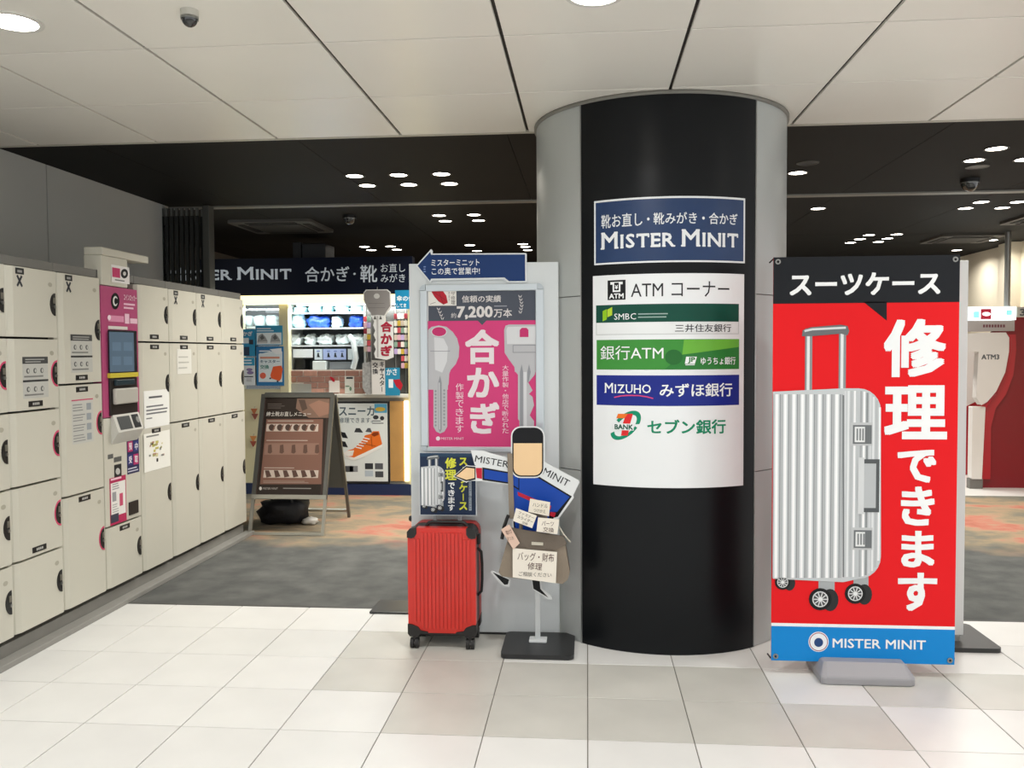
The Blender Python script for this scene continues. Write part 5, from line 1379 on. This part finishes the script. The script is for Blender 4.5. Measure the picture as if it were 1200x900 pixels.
t, q = poster('shop_poster', 451.5, 431, 468.5, 463.5, KY + .04, 'blue poster with a red umbrella at the right of the shop counter', '#2a86a8'); q.cr = cK; q.text('かさ', 212, 655, 290, 705, wq, 1, .02); q.poly([(262, 740), (310, 735), (335, 780), (318, 820), (285, 790)], ink('#b81f30'), 2); q.rect(228, 735, 262, 800, wq, 1); q.build('print', t)
t, q = poster('shop_poster', 463, 340, 484, 362, KY, 'blue hanging sign with white lettering at the top right of the shop', '#1d86b0', 'sign'); q.cr = cK; q.text('傘の修', 288, 105, 420, 148, wq, 1, .02); q.text('してま', 288, 165, 360, 195, wq, 1, .02); q.build('print', t)
# a rack of keyrings and charms, right of the key sign
rk = thing('charm_rack', 'dark display rack of small goods behind the key sign', 'rack', (X(450), SY + .1, Zp(462)))
MB().box(X(428.5), X(478), SY + .10, SY + .12, Zp(462), zc - .03, mat('rack_dark', '#4a4844', .6)).build('back_panel', rk)
for x_ in (433, 447, 462, 474):
    MB().tube([(X(x_), SY + .085, Zp(461)), (X(x_), SY + .085, zc - .03)], .006, M_steel, 6).build('rail', rk)
cols = ['#caa93a', '#8c2f3a', '#c9b8a8', '#e3d9d0', '#d7a7b4', '#e6e2da', '#b7a0cc', '#c44a52', '#dcd6cc', '#7d9a88']
n_ = 0
for ci, x_ in enumerate((428.5, 432.5, 464, 468, 472, 476)):
    for r_ in range(8):
        if ci < 2 and r_ > 5: continue
        y_ = 369 + r_ * 8.2 if ci > 1 else 372 + r_ * 7
        if ci in (2, 3) and r_ > 5: continue
        Y = SY + .06; n_ += 1
        b = MB(); xx = X(x_ + .5, Y); z_ = Zp(y_ + 5.5, Y)
        b.prism(facing(Y), rrect(xx - .017, z_, xx + .017, z_ + .055, .007, 3), 0, .012, mat('charm_' + cols[(n_ * 7) % 10][1:], cols[(n_ * 7) % 10], .4)); o = b.build('charm_packet', label='small %s charm packet beside the key sign, %s from top in the %s column' % (dict(zip(cols, ('yellow', 'maroon', 'tan', 'cream', 'pink', 'white', 'lilac', 'red', 'ivory', 'green')))[cols[(n_ * 7) % 10]], ('first', 'second', 'third', 'fourth', 'fifth', 'sixth', 'seventh', 'eighth')[r_], ('leftmost', 'second', 'third', 'fourth', 'fifth', 'rightmost')[ci]), cat='packet', group='charm packets on the rack')
        MB().tube([(xx, Y + .0, z_ + .055), (xx, Y + .03, z_ + .062)], .002, M_steel, 5).build('hook', o)
# ---- sneaker poster in a frame at the counter front
PY = SY - .004
t = thing('sneaker_poster', 'black-framed poster of an orange sneaker on the shop counter front', 'poster', (X(425, PY), PY, Zp(566, PY)))
fr = facing(PY); bb = Print(fr).bbox(394, 470.5, 456, 566.5)
MB().box(bb[0], bb[2], PY - .0, SY + .03, bb[1], bb[3], mat('frame_black', '#1b1d20', .4)).build('frame', t, bevel=.004)
cP = (280, 450, 4.738)
q = Print(fr, cP); q.rect(545, 108, 826, 540, ink('#dfe4e0'), 1); q.build('panel_face', t)
q = Print(fr, cP); q.text('スニーカー', 556, 124, 806, 176, ink('#50616b'), 2, .02); q.text('修理できます。', 556, 186, 742, 216, ink('#6a7880'), 2, .01); q.build('lettering', t)
q = Print(fr, cP)
q.rect(753, 110, 822, 160, ink('#5ba6c8'), 3); q.ell(785, 140, 28, 12, ink('#d8b84a'), 4, 14)
for (x, y) in ((585, 290), (585, 340)): q.poly([(562, y - 25), (590, y - 20), (606, y + 12), (575, y + 8)], ink('#26282b'), 2)
q.poly([(640, 268), (650, 245), (672, 245), (690, 270)], ink('#3b3d40'), 2); q.poly([(702, 265), (715, 245), (730, 245), (740, 270)], ink('#5a5c60'), 2); q.ell(760, 185, 16, 12, ink('#3b3d40'), 2, 12); q.ell(795, 190, 12, 12, ink('#3b3d40'), 2, 12); q.bars(740, 200, 805, 225, 2, ink('#777a7c'), 2)
q.build('small_picture', t); q = Print(fr, cP)
for (x, y, c_) in ((590, 455, '#4c4e50'), (615, 455, '#8d8f90'), (700, 440, '#3b3d40'), (755, 440, '#5a5c60'), (700, 480, '#b8c4cc'), (757, 485, '#4c4e50')): q.rect(x, y, x + 45, y + 33, ink(c_), 2); q.build('small_picture', t); q = Print(fr, cP)
q = Print(fr, cP)
q.poly([(582, 385), (600, 370), (635, 360), (680, 320), (700, 285), (730, 278), (745, 262), (778, 262), (795, 330), (790, 350), (700, 390), (640, 415), (600, 405)], ink('#e8732c'), 4)
q.poly([(582, 385), (600, 370), (640, 368), (632, 398), (598, 404)], ink('#efeae2'), 5); q.poly([(585, 398), (640, 408), (700, 380), (795, 335), (797, 350), (700, 402), (640, 424), (595, 412)], ink('#f2efe8'), 5)
for k in range(5): q.line([(648 + k * 11, 350 - k * 13), (682 + k * 11, 358 - k * 13)], 6, ink('#f4f0ea'), 6)
q.poly([(735, 282), (748, 268), (772, 266), (778, 280), (752, 292)], ink('#8a3c1c'), 6); q.line([(690, 330), (760, 345)], 3, ink('#9c4a1c'), 6); q.line([(735, 290), (740, 350)], 3, ink('#9c4a1c'), 6)
q.build('printed_sneaker', t, label='orange and white sneaker picture')
# ---- hanging tags left of the A-frame
for k, (px_, py_, col) in enumerate(((298, 482, '#b0673c'), (299, 488, '#8e4a3c'), (297, 514, '#d08a4a'), (297, 520, '#9a4a34'))):
    Y = SY - .02; fr = facing(Y); b = MB(); a_, z_ = fr.px(px_, py_)
    b.prism(fr, [(a_ - .035, z_ + .028), (a_ + .035, z_ + .028), (a_ + .004, z_ - .03), (a_ - .004, z_ - .03)], 0, .01, ink(col))
    o = b.build('pennant_tag', label=('upper brown pennant tag of the upper pair', 'lower brown pennant tag of the upper pair', 'upper orange pennant tag of the lower pair', 'lower rust pennant tag of the lower pair')[k] + ' left of the A-frame', cat='tag')
    MB().tube([fr.pt(a_, z_ + .028, .005), fr.pt(a_, z_ + .05, -.018)], .003, M_steel, 5).build('hook', o)

# ================================================================== A-frame sign in front of the shop
AX0, AX1 = -2.735, -2.108
af = thing('a_frame_sign', 'grey metal A-frame sign with a brown shoe-repair menu', 'sign', (-2.42, 7.1, 0))
ey = Vector((0, 7.115 - 6.765, 1.120)).normalized()
FAm = Plane((0, 6.765, 0), (1, 0, 0), ey)
Ltop = math.hypot(.35, 1.12); zb = FAm.px(338, 585)[1]
M_af = mat('aframe_grey', '#6f6f6a', 0.35, .7)
M_af2 = mat('aframe_light', '#a8a69c', 0.35, .6)
q0 = Print(FAm)
def bar(a0, b0, a1, b1, m, nm, par=af, fr=FAm, d0=-.012, d1=.012):
    return MB().prism(fr, [(a0, b0), (a1, b0), (a1, b1), (a0, b1)], d0, d1, m).build(nm, par, bevel=.004)
bar(AX0, .0, AX0 + .024, zb, M_af2, 'leg'); bar(AX1 - .024, .0, AX1, zb, M_af2, 'leg'); bar(AX0 + .024, .0, AX1 - .024, .022, M_af2, 'stretcher')
bar(AX0, zb, AX0 + .032, Ltop - .03, M_af, 'frame_rail', d1=.016); bar(AX1 - .032, zb, AX1, Ltop - .03, M_af, 'frame_rail', d1=.016)
bar(AX0 + .0, Ltop - .03, AX1 - .0, Ltop, M_af, 'frame_rail', d1=.016); bar(AX0, zb, AX1, zb + .034, M_af2, 'frame_rail', d1=.017)
bar(AX0 + .03, zb + .03, AX1 - .03, Ltop - .028, mat('aframe_sheet', '#3c2f2a', .25), 'menu_sheet', d0=-.008, d1=.004)
cM = (290, 455, 6.664)
br0 = ink('#7c5a4d', .22); br1 = ink('#5d453b', .22); br2 = ink('#c3b3a6', .22); br3 = ink('#2e2622', .22)
q = Print(FAm, cM, base=.004)
q.rect(112, 78, 600, 830, br3, 1); q.poly([(390, 80), (645, 76), (640, 232), (480, 232), (380, 160)], ink('#7d6355', .22), 2); q.poly([(480, 130), (560, 95), (640, 120), (640, 200), (560, 225)], ink('#94705f', .22), 3); q.poly([(400, 90), (450, 90), (470, 160), (430, 180)], ink('#55453c', .22), 3)
q.poly([(150, 242), (592, 242), (578, 750), (100, 750)], br0, 2)
q.rect(150, 280, 555, 338, br2, 3); q.rect(128, 640, 555, 700, br2, 3); q.poly([(140, 430), (560, 430), (555, 520), (132, 520)], ink('#8d6d5f', .22), 3)
q.build('panel_face', af)
q = Print(FAm, cM, base=.004)
for k in range(6): q.ell(192 + k * 64, 308, 24, 26, ink('#4a3a33', .22), 4, 12); q.poly([(215 + k * 64, 285), (225 + k * 64, 285), (205 + k * 64, 335), (195 + k * 64, 335)], br0, 5); q.build('menu_picture', af); q = Print(FAm, cM, base=.004)
for k in range(5): q.poly([(165 + k * 92, 445), (190 + k * 92, 440), (195 + k * 92, 500), (180 + k * 92, 512), (160 + k * 92, 505)], ink('#5f473d', .22), 4); q.build('menu_picture', af); q = Print(FAm, cM, base=.004)
for k in range(6): q.poly([(138 + k * 70, 642), (170 + k * 70, 642), (190 + k * 70, 690), (150 + k * 70, 698)], ink('#553f37', .22), 4); q.build('menu_picture', af); q = Print(FAm, cM, base=.004)
q = Print(FAm, cM, base=.004)
q.text('紳士靴お直しメニュー', 150, 184, 498, 220, ink('#cfc8bf', .22), 4, .01); q.bars(160, 120, 300, 165, 3, ink('#6b625b', .22), 4, .3); q.bars(160, 250, 580, 266, 1, ink('#a99b8f', .22), 4); q.bars(150, 402, 480, 418, 1, ink('#b09c90', .22), 4); q.bars(132, 616, 440, 632, 1, ink('#b09c90', .22), 4); q.bars(125, 722, 540, 744, 2, ink('#9b8679', .22), 4)
q.ell(104, 783, 11, 14, ink('#d8d2ca', .22), 4, 10); q.text('MISTER MINIT', 122, 776, 240, 792, ink('#b9b2aa', .22), 4); q.bars(280, 776, 555, 792, 1, ink('#8f8a84', .22), 4)
q.build('lettering', af)
eyr = Vector((0, -(7.55 - 7.16), 1.11)).normalized()
FAr = Plane((0, 7.55, 0), (1, 0, 0), eyr); Lr = math.hypot(.39, 1.11)
for (a0, a1) in ((AX0 + .0, AX0 + .024), (AX1 - .024, AX1)): bar(a0, 0, a1, Lr, M_af, 'rear_leg', fr=FAr)
bar(AX0 + .024, 0.06, AX1 - .024, .082, M_af2, 'rear_stretcher', fr=FAr); bar(AX0 + .026, .30, AX1 - .026, Lr, mat('aframe_back', '#5b5d58', .4), 'rear_sheet', fr=FAr, d0=-.004, d1=.006)
MB().tube([(AX0 + .02, 7.135, 1.12), (AX1 - .02, 7.135, 1.12)], .016, M_af, 10).build('hinge', af)
# bag left on the floor under it
b = MB(); b.blob((-2.62, 7.28, 0), (.42, .30, .22), mat('bag_black', '#15151a', .5, bump=.4, bscale=25), 5, lump=.25, p=.7); bg_ = b.build('floor_bag', label='black soft bag on the carpet under the A-frame sign', cat='bag')
MB().tube([(-2.72, 7.2, .17), (-2.66, 7.18, .26), (-2.56, 7.18, .27), (-2.5, 7.2, .17)], .010, M_black, 8).build('strap', bg_)
b = MB(); b.blob((-2.36, 7.22, 0), (.13, .12, .06), mat('crumple_white', '#d8d4cc', .6), 9, lump=.5, p=.9); b.build('crumpled_paper', label='small crumpled white paper beside the black bag under the A-frame sign', cat='paper')

# ================================================================== cash machines at the right
AY = 9.55
fA = facing(AY)
at = thing('cash_machine', 'white and red cash machine at the right edge with ATM lettering', 'cash machine', (4.45, 9.7, 0))
M_arw = mat('atm_white', '#dad6d2', .35); M_arr = mat('atm_red', '#a80f22', .3, coat=.3); M_ard = mat('atm_red_dark', '#7d0a1a', .3)
zz = lambda py_: fA.px(1170, py_)[1]
xx = lambda px_: fA.px(px_, 470)[0]
red = [(xx(1158), zz(392)), (xx(1165), zz(386)), (xx(1187), zz(386)), (xx(1188), zz(372)), (4.948, zz(372)), (4.948, .003), (xx(1148), .003), (xx(1148), zz(500)), (xx(1153), zz(478)), (xx(1165), zz(462)), (xx(1173), zz(440)), (xx(1176), zz(410)), (xx(1175), zz(395))]
MB().prism(fA, red, -.04, .0, M_ard).build('side_panel', at, bevel=.004)
rim = [(xx(1148), .1), (xx(1148), zz(500)), (xx(1153), zz(478)), (xx(1165), zz(462)), (xx(1173), zz(440)), (xx(1176), zz(410)), (xx(1175), zz(392))]
b = MB(); w_ = .10
for (a0, b0), (a1, b1) in zip(rim, rim[1:]): b.prism(fA, [(a0, b0), (a1, b1), (a1 + w_, b1), (a0 + w_, b0)], .0, .045, M_arr)
b.build('rounded_edge', at, bevel=.01)
b = MB(); b.prism(fA, [(xx(1135) - .2, zz(392)), (xx(1148), zz(390)), (xx(1170), zz(390)), (xx(1174), zz(396)), (xx(1174), zz(412)), (xx(1170), zz(436)), (xx(1160), zz(458)), (xx(1150), zz(470)), (xx(1143), zz(474)), (xx(1137), zz(465)), (xx(1139), zz(412)), (xx(1135) - .2, zz(412))], .046, .14, M_arw); b.build('hood', at, bevel=.012)
MB().prism(fA, [(xx(1135), zz(476)), (xx(1150), zz(476)), (xx(1147), zz(560)), (xx(1135), zz(560))], .0, .10, M_arw).build('column', at, bevel=.008)
MB().prism(fA, [(xx(1134), zz(560)), (xx(1149), zz(560)), (xx(1149), .003), (xx(1134), .003)], .0, .08, mat('atm_foot', '#6d6a66', .4)).build('foot', at)
q = Print(facing(AY - .14), (1090, 290, 6.0), base=0.0); q.text('ATM3', 360, 752, 486, 788, ink('#5a5c60'), 2, .03); q.build('lettering', at)
MB().box(xx(1100), xx(1188), AY - .02, AY + .25, zz(375), zz(359.5), mat('atm_lightbox', '#f2fdfd', .4, emit=1.6, emcol='#e6fbff')).build('light_box', at, label='white illuminated header')
q = Print(facing(AY - .021), (1090, 290, 6.0)); q.rect(355, 432, 430, 505, mat('atm_logo', '#b51f3a', .4, emit=.3), 1); q.ell(395, 468, 30, 14, mat('atm_logo_w', '#ffffff', .4, emit=1.2), 2, 14); q.rect(305, 450, 345, 495, mat('atm_cyan', '#8fe0e0', .4, emit=.8), 1); q.rect(535, 440, 575, 475, mat('atm_cyan', '#8fe0e0'), 1); q.build('logo', at)
MB().box(xx(1100), xx(1187), AY - .01, AY + .2, zz(388), zz(375) - .003, mat('atm_strip', '#b3aaa6', .4)).build('label_strip', at)
q = Print(facing(AY - .011), (1090, 290, 6.0)); 
for k in range(8): q.rect(372 + k * 20, 542, 386 + k * 20, 562, ink('#7a4a50'), 1)
q.build('strip_print', at)
MB().box(xx(1189), 4.948, AY - .01, AY + .1, zz(371.5), zz(360), mat('atm_grey', '#c4c2bc', .4)).build('number_board', at)
q = Print(facing(AY - .011), (1090, 290, 6.0)); q.text('3', 630, 432, 672, 480, ink('#55575a'), 1, .02); q.build('lettering', at)
# the next machine behind it
a2 = thing('cash_machine', 'second white cash machine half hidden behind the red banner', 'cash machine', (4.3, 10.6, 0))
fA2 = facing(10.5); x2 = lambda p_: fA2.px(p_, 470)[0]; z2 = lambda p_: fA2.px(1145, p_)[1]
MB().box(x2(1118), 4.82, 10.5, 10.56, 0.003, z2(392), M_arr).build('side_panel', a2, bevel=.01)
MB().prism(fA2, [(x2(1105), z2(400)), (x2(1118), z2(393)), (x2(1142), z2(393)), (x2(1144), z2(420)), (x2(1138), z2(470)), (x2(1118), z2(480)), (x2(1105), z2(470))], .0, .12, M_arw).build('hood', a2, bevel=.01)
MB().tube([(xx(1181), 9.6, zz(359)), (xx(1181), 9.6, H - .002)], .03, M_alu, 10).build('sign_pole', at)

bpy.data.objects.remove(_to, do_unlink=True)
